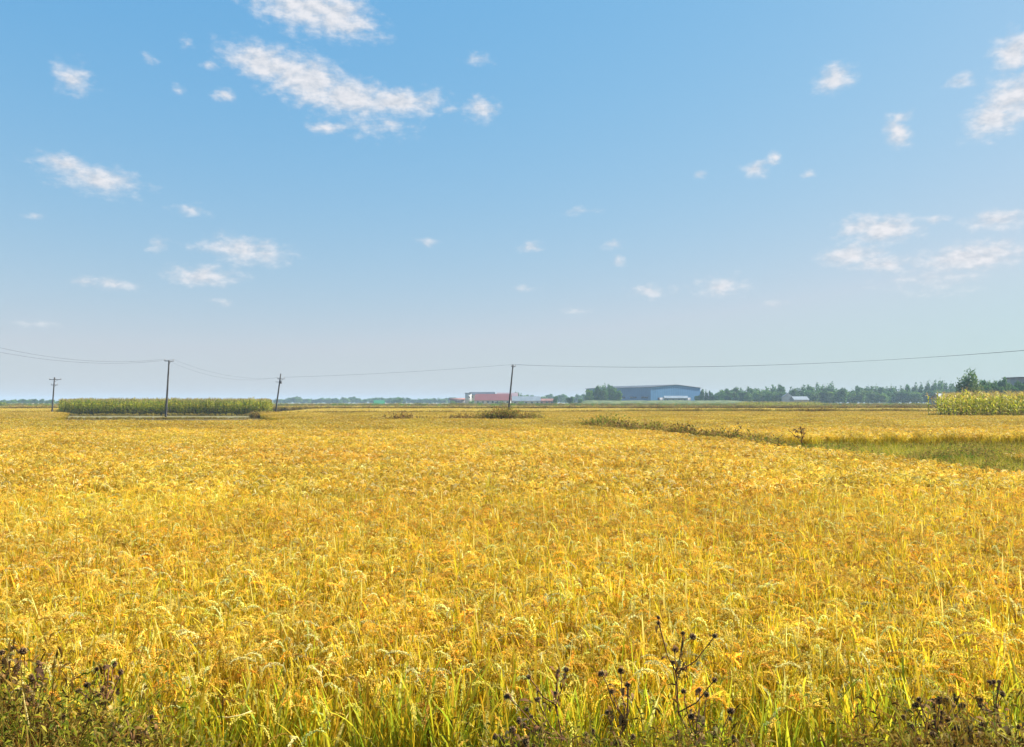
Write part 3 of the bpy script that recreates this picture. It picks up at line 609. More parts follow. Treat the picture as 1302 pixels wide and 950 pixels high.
# ------------------------------------------------------------------ burr weeds near the camera
def burr_mesh():
    mb = MB(); n = 95; i = np.arange(n) + .5; ph = np.arccos(1 - 2 * i / n); th = math.pi * (1 + 5 ** .5) * i
    D = np.stack([np.cos(th) * np.sin(ph), np.sin(th) * np.sin(ph), np.cos(ph)], 1)
    mb.grains(D * .30 + rng.normal(0, .03, (n, 3)), D + rng.normal(0, .18, (n, 3)), .72, .085, pick([(.15, .075, .04), (.22, .115, .055), (.08, .042, .025), (.42, .28, .14)], n), 0)
    m2 = 34; mb.grains(rng.normal(0, .16, (m2, 3)), rng.normal(0, 1, (m2, 3)), .5, .25, pick([(.035, .02, .015)], m2), 0)
    return mb.mesh('seed_head', [M_dry])
BURRS = [burr_mesh() for _ in range(4)]
def wobble(a, b, n=5, amp=.012):
    a, b = Vector(a), Vector(b); L_ = (b - a).length; out = []
    for i in range(n + 1):
        t = i / n; o = Vector((random.gauss(0, amp), random.gauss(0, amp), random.gauss(0, amp * .5))) * L_ * 2 * (1 if 0 < i < n else 0); out.append(a.lerp(b, t) + o)
    return out
def dead_leaves(mb, pts, n, size, cols):
    P = np.array([list(random.choice(pts)) for _ in range(n)]) + rng.normal(0, .012, (n, 3)); k = 4
    az = U(0, 6.28, n); a0 = U(.8, 1.8, n); th = a0[:, None] + U(.3, 1.3, n, 1) * np.arange(k)[None]; L_ = size * U(.6, 1.4, n)
    Q, _ = curves(P, az, th, (L_ / k)[:, None] * np.ones((1, k))); s_ = az + math.pi / 2; tw = U(-.9, .9, n)
    mb.ribbons(Q, np.array([[.25, .9, 1, .6, .08]]) * (L_ * .13)[:, None], np.stack([np.cos(s_), np.sin(s_), np.sin(tw)], 1), pick(cols, n), 0)
def burr_weed(base, tips, label, main=None, leaves=26, rad=.0045, heads=None, fork=None, leafsize=.045, group=None):
    """base point, list of tips (branch ends) each with a number of burrs; branches leave the main stem below their tip"""
    base = Vector(base); root = empty('dried_burr_weed', base, label=label, cat='dried weed', group=group)
    st = MB(); pts = []; top = Vector(main) - base
    axis = wobble((0, 0, 0), top, 8, .010); st.tube(axis, [rad * (1.25 - .09 * i) for i in range(len(axis))], (.17, .075, .04), 0, 5); pts += axis[2:]
    allh = []
    for tip, nh in tips:
        tp = Vector(tip) - base; j = max(1, min(len(axis) - 2, int((tp.z - (tp - axis[-1]).length * .45) / max(top.z, .01) * (len(axis) - 1))))
        j = max(1, min(j, len(axis) - 2)); a = axis[j]
        mid = a.lerp(tp, .5) + Vector((0, 0, -.12 * (tp - a).length)); br = wobble(a, mid, 3, .01)[:-1] + wobble(mid, tp, 3, .01)
        st.tube(br, [rad * .62 - rad * .03 * i for i in range(len(br))], (.20, .09, .045), 0, 4); pts += br[1:]
        for q in range(max(1, nh - 1) if base.z > .02 else nh):
            off = Vector((0, 0, 0)) if q == 0 else Vector((random.gauss(0, .028), random.gauss(0, .02), random.gauss(-.008, .022))); hp = tp + off
            if q: st.tube([br[-2], hp], rad * .3, (.13, .07, .04), 0, 4)
            allh.append((hp, random.uniform(.0085, .0155)))
    st.build('stem', M_dry, root)
    for hp, r_ in allh:
        h = bpy.data.objects.new('seed_head', random.choice(BURRS)); COL.objects.link(h); h.parent = root; h.location = hp; h.scale = (r_ * random.uniform(.8, 1.1), r_ * random.uniform(.8, 1.1), r_ * random.uniform(.9, 1.35)); h.rotation_euler = (random.uniform(0, 6), random.uniform(0, 6), random.uniform(0, 6))
    lf = MB(); dead_leaves(lf, [tuple(p) for p in pts], leaves, leafsize, [(.20, .10, .045), (.30, .17, .07), (.12, .065, .035), (.44, .31, .12), (.24, .13, .04)])
    lf.build('leaves', M_weed, root); return root
def P3(px, py, Y): return tuple(W(px, py, Y))
def gz(x, y): return float(bankz(np.array([x]), np.array([y]))[0]) - .01
def foot(px, Y): x = (px - 651) / F * Y; return (x, Y, gz(x, Y))
YB = 3.05
burr_weed(foot(906, YB), [(P3(835, 789, YB - .03), 3), (P3(866, 802, YB), 3), (P3(855, 822, YB + .04), 3), (P3(853, 838, YB), 2), (P3(906, 805, YB + .05), 1), (P3(905, 860, YB - .05), 1), (P3(866, 874, YB), 2), (P3(895, 878, YB - .05), 2), (P3(886, 872, YB + .08), 2), (P3(925, 898, YB), 3)],
          'tallest dried burr weed with forked stem and dark round seed heads against the gold rice', main=P3(868, 806, YB), leaves=34)
burr_weed(foot(884, 2.95), [(P3(876, 905, 2.95), 3), (P3(890, 915, 2.9), 3), (P3(905, 925, 2.9), 3), (P3(860, 930, 3.0), 2), (P3(930, 935, 2.95), 3), (P3(945, 941, 3.0), 3)], 'low bushy dried weed at the foot of the tallest burr weed', main=P3(885, 896, 2.95), leaves=60)
burr_weed(foot(700, 3.05), [(P3(709, 849, 3.05), 2), (P3(719, 847, 3.1), 1), (P3(672, 856, 3.05), 2), (P3(683, 884, 3.0), 2), (P3(675, 905, 3.0), 3), (P3(705, 876, 3.05), 2), (P3(660, 910, 2.95), 3), (P3(690, 916, 3.0), 4), (P3(645, 880, 3.1), 1)],
          'thin dried burr weed with scattered dark heads at the bottom centre', main=P3(708, 852, 3.05), leaves=40)
burr_weed(foot(640, 2.9), [(P3(630, 930, 2.9), 3), (P3(650, 925, 2.9), 3), (P3(668, 935, 2.85), 3), (P3(690, 940, 2.9), 3), (P3(615, 944, 2.9), 2)], 'squat dried weed with clustered dark heads at the bottom left of the centre weeds', main=P3(648, 922, 2.9), leaves=70)
burr_weed(foot(770, 3.0), [(P3(796, 866, 3.0), 2), (P3(763, 852, 3.05), 1), (P3(787, 848, 3.05), 1), (P3(776, 874, 3.0), 1), (P3(770, 900, 3.0), 2), (P3(752, 925, 2.95), 4), (P3(790, 912, 3.0), 2), (P3(785, 938, 2.9), 3), (P3(740, 938, 2.9), 3)],
          'leaning dried burr weed between the centre weeds and the tallest one', main=P3(797, 868, 3.0), leaves=40)
# right-hand clump
burr_weed(foot(1262, 3.0), [(P3(1262, 862, 3.0), 3), (P3(1255, 862, 3.0), 2), (P3(1266, 877, 3.0), 1), (P3(1236, 884, 3.0), 3), (P3(1238, 892, 3.0), 1), (P3(1258, 893, 3.05), 1), (P3(1273, 926, 3.0), 2), (P3(1285, 918, 2.95), 1)],
          'tallest dried weed of the right hand clump with a dark tip cluster', main=P3(1263, 864, 3.0), leaves=30)
burr_weed(foot(1180, 3.0), [(P3(1161, 884, 3.0), 3), (P3(1155, 892, 3.0), 3), (P3(1178, 885, 3.05), 1), (P3(1187, 884, 3.0), 1), (P3(1194, 885, 3.0), 1), (P3(1207, 884, 3.05), 1), (P3(1215, 892, 3.0), 2), (P3(1190, 900, 3.0), 3), (P3(1208, 919, 2.95), 3), (P3(1150, 915, 2.9), 3), (P3(1160, 935, 2.9), 4), (P3(1185, 935, 2.9), 3)],
          'broad dried weed carrying a flat row of dark heads in the right clump', main=P3(1180, 888, 3.0), leaves=75)
burr_weed(foot(1225, 2.9), [(P3(1222, 925, 2.9), 3), (P3(1240, 915, 2.9), 2), (P3(1250, 940, 2.85), 3), (P3(1205, 941, 2.9), 3)], 'short dried weed filling the middle of the right clump', main=P3(1226, 912, 2.9), leaves=60)
burr_weed(foot(1300, 2.95), [(P3(1290, 935, 2.95), 2), (P3(1300, 920, 2.95), 2), (P3(1312, 928, 2.95), 3)], 'dried weed cut by the right edge of the view', main=P3(1302, 915, 2.95), leaves=45)
# left-hand clump
burr_weed(foot(14, 3.0), [(P3(3, 812, 3.0), 2), (P3(10, 826, 3.0), 3), (P3(24, 820, 3.0), 2), (P3(37, 824, 3.05), 2), (P3(14, 838, 3.0), 2), (P3(30, 845, 3.0), 2), (P3(4, 850, 2.95), 3), (P3(48, 856, 3.0), 3), (P3(42, 870, 3.0), 2)],
          'dried burr weed crowded with dark heads at the left edge', main=P3(22, 820, 3.0), leaves=60)
burr_weed(foot(105, 3.05), [(P3(130, 846, 3.05), 1), (P3(140, 844, 3.05), 2), (P3(152, 840, 3.1), 1), (P3(160, 850, 3.05), 1), (P3(118, 866, 3.05), 1), (P3(137, 872, 3.0), 2), (P3(108, 873, 3.0), 1)],
          'slender dried weed leaning right from the left clump', main=P3(145, 845, 3.05), leaves=36)
burr_weed(foot(60, 2.9), [(P3(56, 838, 2.95), 2), (P3(48, 884, 2.9), 3), (P3(72, 896, 2.9), 2), (P3(90, 905, 2.9), 2), (P3(60, 915, 2.9), 2)], 'dried weed with sparse heads in the middle of the left clump', main=P3(58, 842, 2.95), leaves=70)
burr_weed(foot(170, 2.9), [(P3(175, 925, 2.9), 2), (P3(150, 915, 2.9), 2), (P3(200, 905, 2.95), 1), (P3(128, 930, 2.85), 2)], 'low brown weed at the right side of the left clump', main=P3(168, 905, 2.9), leaves=60)
# plant on the dividing bund
burr_weed((10.15, 27.3, 0), [(tuple(W(1003, 548, 27.3)), 4), (tuple(W(1010, 546, 27.3)), 5), (tuple(W(1017, 543, 27.3)), 5), (tuple(W(1020, 545, 27.3)), 5), (tuple(W(1022, 551, 27.3)), 4), (tuple(W(1013, 553, 27.3)), 4)], 'lone tall dark weed standing on the dividing bund', main=tuple(W(1017, 544, 27.3)), leaves=80, rad=.016, leafsize=.13)

# undergrowth along the bank: tangle of brown stems, olive leaves and grass
def tangle(n, cols, size):
    mb = MB(); tuft(mb, n, 1.0, .10, cols, wide=.0032, leaves=16, lw=.017 * size, droop=1.8, nar=.26); return src('undergrowth', mb, [M_weed])
UG = [tangle(34, [(.16, .075, .015), (.22, .11, .018), (.28, .17, .03), (.09, .05, .012), (.18, .09, .015), (.38, .27, .06)], 1.0) for _ in range(4)] + [tangle(34, [(.15, .17, .012), (.22, .22, .018), (.10, .12, .012), (.32, .30, .025)], 1.0) for _ in range(3)] + [tangle(30, [(.36, .28, .06), (.44, .38, .05), (.16, .20, .03)], 1.0) for _ in range(3)]
def under(x0, x1, y0, y1, n, hl, name, label, wts):
    x = U(x0, x1, n); y = U(y0, y1, n); h = np.array([hl(651 + a * F / b) for a, b in zip(x, y)]) * U(.65, 1.08, n); k = h > .12; x, y, h = x[k], y[k], h[k]; n = len(x)
    z = bankz(x, y) - .01; w_ = np.array(wts, float); w_ /= w_.sum(); q = rng.choice(3, n, p=w_); idx = np.where(q == 0, rng.integers(0, 4, n), np.where(q == 1, rng.integers(4, 7, n), rng.integers(7, 10, n)))
    return scatter(name, np.stack([x, y, z], 1), np.stack([rng.normal(0, .16, n), rng.normal(0, .16, n), U(0, 6.28, n)], 1), np.stack([h * .8 + .15, h * .8 + .15, h], 1), idx, UG, label=label, cat='weeds')
under(-2.9, -.55, 2.55, 3.45, 950, ip([-150, 0, 60, 130, 200, 300, 420], [1.02, .98, .90, .82, .72, .55, .36]), 'undergrowth', 'dark brown tangle of dead weeds along the bottom left', (.55, .25, .2))
under(-.9, .6, 2.5, 3.3, 500, ip([330, 450, 600, 680, 800, 860], [.50, .44, .62, .74, .70, .52]), 'undergrowth', 'sparse green and brown undergrowth along the bottom centre', (.45, .35, .2))
under(.5, 1.5, 2.5, 3.25, 330, ip([800, 860, 900, 950, 1000, 1130], [.6, .72, .82, .66, .42, .46]), 'undergrowth', 'undergrowth at the foot of the tallest burr weed', (.5, .3, .2))
under(1.3, 3.2, 2.5, 3.4, 620, ip([1090, 1140, 1170, 1280, 1400], [.46, .78, .84, .80, .84]), 'undergrowth', 'dark tangle of dead weeds along the bottom right', (.6, .2, .2))
# grassy, unkept bank top near the camera
xg, yg = U(-9, 9, 2600), U(-3, 2.7, 2600); kk = (np.abs(xg) > .5) | (np.abs(yg) > .6); xg, yg = xg[kk], yg[kk]; n = len(xg); hg = U(.10, .28, n)
scatter('bank_grass', np.stack([xg, yg, bankz(xg, yg) - .01], 1), np.stack([rng.normal(0, .2, n), rng.normal(0, .2, n), U(0, 6.28, n)], 1), np.stack([hg * 1.3, hg * 1.3, hg], 1), rng.integers(0, 10, n), UG, label='short dry grass on the bank where the viewer stands', cat='grass')
# pale bent stalks lying across the left clump and the rice edge
for k_, (pts, lab) in enumerate([([P3(49, 930, 2.8), P3(44, 905, 2.8), P3(39, 882, 2.82), P3(37, 860, 2.85)], 'pale dead stalk curving up through the left weeds'),
                                ([P3(325, 898, 3.25), P3(312, 903, 3.23), P3(296, 906, 3.2), P3(282, 905, 3.2), P3(274, 912, 3.2)], 'pale bent rice leaf arching above the green weeds at the lower left'),
                                ([P3(1225, 905, 2.95), P3(1250, 920, 2.93), P3(1280, 938, 2.9), P3(1310, 960, 2.88)], 'pale straight stalk slanting down through the right clump')]):
    mb = MB(); q = [Vector(p) for p in pts]; c = q[0].lerp(q[-1], 0.5); mb.tube([tuple(p - c) for p in q], [.0024, .0024, .0018, .0012, .0007][:len(q)], (.62, .50, .18), 0, 5)
    tag(mb.build('dry_stalk', M_dry, None, True, c), lab, 'stalk')

print('plants done')

# ------------------------------------------------------------------ poles and wires
def pole(base, top, label, arms=(), r0=.15, r1=.095, extra=None, yaw=.35, mat=None):
    """round tapered pole from base to top; arms: (metres below the top, length, offset, insulators)"""
    base = Vector(base); top = Vector(top); ax = top - base; root = empty('utility_pole', base, label=label, cat='utility pole', group='utility poles across the fields')
    b = MB(); b.tube([ax * t for t in (-.03, 0, .25, .5, .75, 1)], [r0, r0, r0 * .75 + r1 * .25, (r0 + r1) / 2, r0 * .25 + r1 * .75, r1], n=10); b.build('pole_shaft', mat or M_pole, root, True)
    ends = []
    for (dz, ln, off, ni) in arms:
        c = ax * (1 - dz / ax.length); d = Vector((math.cos(yaw), math.sin(yaw), 0)); fr = Vector((math.sin(yaw), -math.cos(yaw), 0)) * (r1 + .05)
        m = MB(); cc = c + d * off + fr; m.box(tuple(cc), (ln, .07, .09), rz=yaw)
        m.tube([tuple(cc - Vector((0, 0, 0)) + d * (ln * .3)), tuple(c + fr * .6 - Vector((0, 0, .35)))], .02, n=4); a = m.build('crossarm', M_steel, root)
        for q in np.linspace(-.46, .46, ni) if ni > 1 else [.0]:
            p = cc + d * (ln * q); im = MB(); prof = [(0, .02), (.05, .02), (.06, .055), (.10, .06), (.12, .035), (.15, .05), (.19, .04), (.22, .015)]
            im.tube([tuple(p + Vector((0, 0, .045 + h))) for h, _ in prof], [r for _, r in prof], n=8); im.build('insulator', M_insul, a, True); ends.append(base + p + Vector((0, 0, .25)))
    if extra == 'bracket':
        m = MB(); c = ax * (1 - 1.35 / ax.length); m.box(tuple(c + Vector((.16, -.05, 0))), (.30, .26, .34)); m.box(tuple(c + Vector((.16, -.05, .2))), (.36, .30, .04)); m.tube([tuple(c + Vector((-.1, 0, .05))), tuple(c + Vector((-.62, -.02, .10)))], .03, n=5); m.build('switch_box', M_steel, root)
    return root, ends
PA, eA = pole((-46.95, 107, -.02), (-46.62, 107, 7.98), 'tall pole with a pale foot standing in front of the corn block', [(.10, 1.15, 0, 2)], yaw=.45)
PB, eB = pole((-35.75, 119, -.02), (-35.0, 119.2, 6.62), 'dark leaning pole at the right end of the corn block', [(.80, 1.05, .12, 2)], extra='bracket', yaw=.5, r0=.14, r1=.085)
PC, eC = pole((-.62, 120, -.02), (.16, 120, 8.05), 'dark leaning pole standing alone in the middle behind the weed mound', [(.28, .72, .04, 2)], yaw=.3, r0=.16, r1=.10)
PD, eD = pole((-72.9, 125, -.02), (-72.6, 125, 6.25), 'thin pole with two crossarms left of the corn block', [(.36, 1.75, .18, 3), (1.22, .95, .10, 2)], yaw=.2, r0=.13, r1=.085)
PE, eE = pole((-59.8, 86.4, -.02), (-59.7, 86.4, 8.85), 'pole carrying the wires beyond the left edge of the view', [(.12, 2.6, 0, 2)], yaw=2.3)
PF, eF = pole((64, 88, -.02), (64, 88, 8.6), 'pole carrying the wires beyond the right edge of the view', [(.20, .8, 0, 2)], yaw=1.0)
def wire(a, b, sag, label, group=None, r=.013):
    a, b = Vector(a), Vector(b); n = 26; mid = a.lerp(b, .5)
    pts = [a.lerp(b, t) - Vector((0, 0, 4 * sag * t * (1 - t))) - mid for t in np.linspace(0, 1, n)]
    m = MB(); m.tube([tuple(p) for p in pts], r, n=5); return tag(m.build('power_wire', M_wire, None, True, mid), label, 'wire', group)
eE.sort(key=lambda p: -p.y)
wire(eA[0], (-58.6, 85, 8.96), 1.12, 'upper of the two wires running off to the left edge', 'power wires', r=.012)
wire(eA[1], (-60.7, 88, 8.6), 1.15, 'lower of the two wires running off to the left edge', 'power wires', r=.012)
wire(eA[1], eB[1], 1.05, 'sagging wire between the pale footed pole and the leaning pole, ending on its arm', 'power wires', r=.008)
wire(eA[0], eB[0], 1.35, 'lower sagging wire between the pale footed pole and the leaning pole', 'power wires', r=.008)
wire(eB[1], eC[0], .23, 'long wire from the leaning pole by the corn to the middle pole', 'power wires', r=.011)
wire(eC[1], eF[0], 1.21, 'long wire rising from the middle pole to the right edge', 'power wires', r=.015)
wire(eC[0], eF[1], 1.19, 'second wire close beneath the long one rising to the right edge', 'power wires', r=.011)

# ------------------------------------------------------------------ trees
def crown(h, w, style, n, leaf, cols, p=None, low=.12):
    """foliage of many leaf clumps: lobes of uneven size filled mostly near their skin"""
    lob = []
    if style == 'plume':
        for _ in range(9):
            a = U(0, 6.28)[()] if False else random.uniform(0, 6.28); r = random.uniform(.1, .36) * w; zt = h * random.uniform(.66, 1.0); zc = (zt + h * low) / 2
            lob.append((r * math.cos(a), r * math.sin(a), zc, w * random.uniform(.14, .22), (zt - h * low) / 2))
        lob.append((0, 0, h * .42, w * .34, h * .34)); lob.append((0, 0, h * .30, w * .42, h * .22))
    elif style == 'broad':
        for _ in range(13):
            a = random.uniform(0, 6.28); z = random.uniform(.30, .84); rr = random.uniform(.12, .34) * w * (1.15 - abs(z - .5)); s = random.uniform(.14, .25) * w
            lob.append((rr * math.cos(a), rr * math.sin(a), h * z, s, min(s * random.uniform(.7, 1.1), h * (1 - z) + .3)))
        lob.append((0, 0, h * .5, w * .36, h * .36))
    else:  # bushy from the ground
        for _ in range(10):
            a = random.uniform(0, 6.28); z = random.uniform(.18, .72); rr = random.uniform(.1, .38) * w; s = random.uniform(.14, .26) * w
            lob.append((rr * math.cos(a), rr * math.sin(a), h * z, s, s * .9))
        lob.append((0, 0, h * .4, w * .38, h * .38))
    Lb = np.array(lob); vol = Lb[:, 3] ** 1.5 * Lb[:, 4]; q = rng.choice(len(Lb), n, p=vol / vol.sum())
    d = rng.normal(0, 1, (n, 3)); d /= np.linalg.norm(d, axis=1, keepdims=True); rad = U(0, 1, n) ** .42
    P = Lb[q, :3] + d * rad[:, None] * Lb[q][:, [3, 3, 4]] * (1 + rng.normal(0, .09, (n, 1))); P[:, 2] = np.maximum(P[:, 2], .2)
    A = rng.normal(0, 1, (n, 3)); A /= np.linalg.norm(A, axis=1, keepdims=True); B = np.cross(A, rng.normal(0, 1, (n, 3))); B /= np.linalg.norm(B, axis=1, keepdims=True)
    s = leaf * U(.5, 1.3, n, 1); V = np.stack([P - A * s, P - B * s * .62, P + A * s, P + B * s * .62], 1).reshape(-1, 3)
    lobe_tone = U(.75, 1.25, len(Lb)); C = pick(cols, n, p) * lobe_tone[q][:, None]
    mb = MB(); mb.add(V, np.arange(n * 4).reshape(-1, 4), np.repeat(C, 4, 0)); return mb
def trunk(h, w, r=.16, limbs=6):
    m = MB(); pts = [(random.gauss(0, .05) * i, random.gauss(0, .05) * i, h * t) for i, t in enumerate((0, .15, .3, .5, .7, .86))]; pts[0] = (0, 0, -.05)
    m.tube(pts, [r * 1.3, r, r * .85, r * .6, r * .4, r * .15], n=7)
    for _ in range(limbs):
        j = random.randint(1, 4); a = random.uniform(0, 6.28); p = Vector(pts[j]); e = p + Vector((math.cos(a) * w * .3, math.sin(a) * w * .3, h * random.uniform(.12, .25))); m.tube([tuple(p), tuple(p.lerp(e, .5) + Vector((0, 0, -.1))), tuple(e)], [r * .4, r * .28, r * .08], n=5)
    return m
DGREEN = [(.07, .17, .035), (.10, .22, .04), (.05, .13, .03), (.14, .25, .04)]
MGREEN = [(.11, .22, .04), (.16, .27, .045), (.08, .17, .03), (.20, .29, .045)]
YGREEN = [(.22, .28, .04), (.30, .34, .05), (.16, .22, .04)]
def tree_proto(h, w, style, n, leaf, cols, r=.16):
    return crown(h, w, style, int(n * 1.5), leaf * 1.05, cols).mesh('crown', [M_tree]), trunk(h, w, r).mesh('trunk', [M_bark])
PLUME = [tree_proto(14, 6.2, 'plume', 1500, .42, DGREEN) for _ in range(4)]
BROAD = [tree_proto(12, 9, 'broad', 1600, .48, MGREEN if i % 2 else DGREEN) for i in range(5)]
SHRUB = [tree_proto(5, 6, 'bush', 700, .32, MGREEN, .08) for i in range(3)]
REF = {id(PLUME): (14, 6.2), id(BROAD): (12, 9), id(SHRUB): (5, 6)}
def tree(lib, x, y, h, w, label, group=None, name='tree', j=None, z=0.0):
    cm, tm = lib[random.randrange(len(lib)) if j is None else j % len(lib)]; H0, W0 = REF[id(lib)]
    r = empty(name, (x, y, z), random.uniform(0, 6.28), label=label, cat='shrub' if name == 'shrub' else 'tree', group=group)
    for nm, me in (('crown', cm), ('trunk', tm)):
        o = bpy.data.objects.new(nm, me); COL.objects.link(o); o.parent = r; o.scale = (w / W0, w / W0, h / H0)
    return r
def ht(py, Y, z=0.0): return (CAMZ - (py - HY) * Y / F - z) * 1.07
def xat(px, Y): return (px - 651) / F * Y
# tree line on the right
for i, (px, py, wp) in enumerate([(918, 495, 11), (927, 495.5, 10), (937, 493.5, 12), (946, 494.5, 9), (954, 493, 10), (963, 491.5, 12), (973, 491, 10), (982, 488.5, 12), (992, 490, 10),
        (1010, 491, 10), (1019, 488.5, 12), (1030, 490.5, 10), (1038, 491, 8), (1044, 488.5, 11), (1052, 488, 12), (1060, 489.5, 9), (1067, 493.5, 7), (1075, 494, 10), (1085, 493.5, 10), (1094, 492, 10), (1104, 489.5, 9), (1112, 489.5, 10), (1121, 491.5, 9), (1131, 489.5, 10), (1139, 490.5, 8), (1148, 489, 9), (1155, 490, 7),
        (1163, 485, 9), (1171, 484.5, 9), (1179, 482, 9), (1187, 481.5, 9), (1194, 482, 9), (1200, 485, 7), (1208, 486, 8), (1214, 490, 6)]):
    Y = 575 + random.uniform(-14, 14); tree(PLUME if (py < 489.8 or i % 3 == 0) else BROAD, xat(px, Y), Y, ht(py, Y), wp * Y / F * 1.45, 'bluish green tree in the long hazy tree line on the right', 'trees in the long tree line on the right')
for px in np.arange(914, 1218, 6.5):            # lower trees standing in front of the gaps of the line
    if 996 < px < 1006: continue
    Y = 556 + random.uniform(-8, 8); tree(BROAD, xat(px + random.uniform(-3, 3), Y), Y, ht(random.uniform(494, 499), Y), random.uniform(7, 9.5), 'bluish green tree in the long hazy tree line on the right', 'trees in the long tree line on the right')
# nearer trees behind the right corn
PL2 = [(crown(14, 6.2, 'plume', 5200, .30, DGREEN + [(.16, .20, .04)]).mesh('crown', [M_tree]), trunk(14, 6.2, .16).mesh('trunk', [M_bark]))]; REF[id(PL2)] = (14, 6.2)
t_ = tree(PL2, xat(1231, 222), 222, ht(469.5, 222), 6.6, 'dark tall tree with pointed plumes rising behind the right corn', j=0)
cr_ = crown(8.6, 4.6, 'plume', 1900, .22, YGREEN).mesh('crown', [M_tree]); tk_ = trunk(8.6, 4.0, .1).mesh('trunk', [M_bark])
YT = [(cr_, tk_)]; REF[id(YT)] = (8.6, 4.6)
tree(YT, xat(1243, 205), 205, ht(482, 205), 4.6, 'yellow green young tree leaning against the tall plumed tree', j=0)
for i, (px, py) in enumerate([(1250, 482), (1258, 480.5), (1266, 480), (1274, 482), (1283, 483), (1292, 486), (1301, 487), (1311, 486), (1322, 484)]):
    Y = 300 + random.uniform(-6, 6); tree(BROAD, xat(px, Y), Y, ht(py, Y), 13 * Y / F, 'bluish green tree in the row behind the right corn', 'trees in the row behind the right corn')
for px in (1247, 1256, 1264, 1273, 1282, 1291, 1300):
    tree(BROAD, xat(px, 288), 288, ht(random.uniform(487, 491), 288), 3.9, 'bluish green tree in the row behind the right corn', 'trees in the row behind the right corn')
# trees by the blue hall
for i, (px, py) in enumerate([(749, 494), (754, 492.5), (761, 491.5), (768, 490), (775, 490), (781, 492), (786, 497)]):
    Y = 540 + random.uniform(-5, 5); tree(PLUME if i in (1, 3) else BROAD, xat(px, Y), Y, ht(py, Y), 12.5 * Y / F, 'leafy tree in the clump at the left end of the blue hall', 'trees at the left end of the blue hall')
for i, (px, py) in enumerate([(892, 496), (898, 494.5), (904, 498), (886, 503), (909, 501)]):
    Y = 560; tree(BROAD if i != 1 else PLUME, xat(px, Y), Y, ht(py, Y), 8 * Y / F, 'small tree beside the right end of the blue hall', 'small trees at the right end of the blue hall')
for i, (px, py, wp) in enumerate([(706, 504, 8), (725, 505, 12), (738, 507, 8)]):
    Y = 500; tree(BROAD, xat(px, Y), Y, ht(py, Y), wp * Y / F, ['dark round tree right of the low red wall', 'widest dark tree of the three before the blue hall', 'small dark tree nearest the left end of the blue hall'][i])
for i, (px, py) in enumerate([(654, 499), (658, 497.5), (663, 499.5)]):
    Y = 640; tree(PLUME, xat(px, Y), Y, ht(py, Y), 6 * Y / F, 'slender tree behind the white shed by the middle pole', 'slender trees behind the white shed')
# hazy far lines
for px in np.arange(668, 750, 7.5):
    Y = 900 + random.uniform(-25, 25); tree(BROAD, xat(px + random.uniform(-2, 2), Y), Y, ht(random.uniform(501.5, 504.5), Y), 13 * Y / F, 'faint hazy tree of the far line behind the farm buildings', 'faint far trees behind the farm buildings')
for px in np.arange(352, 600, 5.6):
    Y = 1050 + random.uniform(-40, 40); q = vnoise(np.array(px), np.array(0.), .11); tree(BROAD if random.random() < .7 else PLUME, xat(px + random.uniform(-1.5, 1.5), Y), Y, ht(506.2 - 1.8 * float(q) + random.uniform(-.6, .8), Y), random.uniform(9, 13) * Y / F, 'faint hazy tree in the far line left of the farm buildings', 'faint far trees left of the farm buildings')
tree(BROAD, xat(507, 760), 760, ht(504.8, 760), 12 * 760 / F, 'dark round tree standing out before the faint far tree line', j=1)
tree(BROAD, xat(500, 760), 760, ht(508.5, 760), 7 * 760 / F, 'low dark tree just left of the dark round one', j=2)
for px in np.arange(-24, 92, 7.0):
    Y = 700 + random.uniform(-30, 30); dk = 34 < px < 66; tree(BROAD, xat(px, Y), Y, ht(507.6 + random.uniform(-.8, .8) + (0 if dk else .8), Y), 9 * Y / F, 'faint low tree in the hazy line left of the corn block', 'faint low trees left of the corn block')
SHY = [(crown(5, 6, 'bush', 800, .3, YGREEN).mesh('crown', [M_tree]), SHRUB[0][1])]; REF[id(SHY)] = (5, 6)
for px, py in ((-6, 508), (3, 509.5)):
    tree(SHY, xat(px, 300), 300, ht(py, 300), 3.2, 'yellow green bush at the far left edge', 'yellow green bushes at the far left edge', name='shrub')
for px, py, lb in ((519, 514.2, 'dark bush alone in the far fields'), (600, 509, 'bush at the foot of the pale tower'), (611, 511, 'bush before the red roofed hall at its left'), (637, 508.5, 'round bush before the red roofed hall at its right'), (663, 510, 'bush before the white shed'), (576, 509.5, 'bush at the left end of the dark shed')):
    Y = 470 if px == 519 else 560; tree(SHRUB, xat(px, Y), Y, ht(py, Y), 4.2 if px == 519 else 4.8, lb, name='shrub')
for px in np.arange(742, 1012, 6.5):
    Y = 486 + random.uniform(-5, 5); tree(SHRUB, xat(px, Y), Y, ht(random.uniform(512.2, 514.2), Y), random.uniform(3.2, 5), 'low bush along the foot of the green embankment', 'low bushes along the embankment', name='shrub')

# ------------------------------------------------------------------ buildings
M_blue = panel_mat('blue_cladding', (.05, .17, .36), (.035, .12, .27), 2.2)
M_blue2 = panel_mat('blue_end_sunlit', (.06, .19, .38), (.045, .15, .31), 2.2)  # lighter copy of the hall's blue, sunlit tone put into the colour
M_roofd = solid_mat('dark_roof_sheet', (.045, .05, .06), (.08, .085, .10), .3, .6)
M_red = panel_mat('red_roof_sheet', (.22, .055, .04), (.16, .04, .03), 1.4)
M_white = solid_mat('white_wall', (.36, .36, .35), (.50, .50, .48), .4, .8)
M_cream = solid_mat('cream_wall', (.50, .40, .30), (.60, .50, .38), .4, .8)
M_grey = solid_mat('grey_wall', (.20, .19, .18), (.30, .29, .27), .4, .85)
M_glass = solid_mat('window_glass', (.02, .03, .04), (.05, .06, .07), 2, .15, spec=.6)
M_green = panel_mat('green_roof_sheet', (.04, .22, .10), (.03, .15, .07), .8)
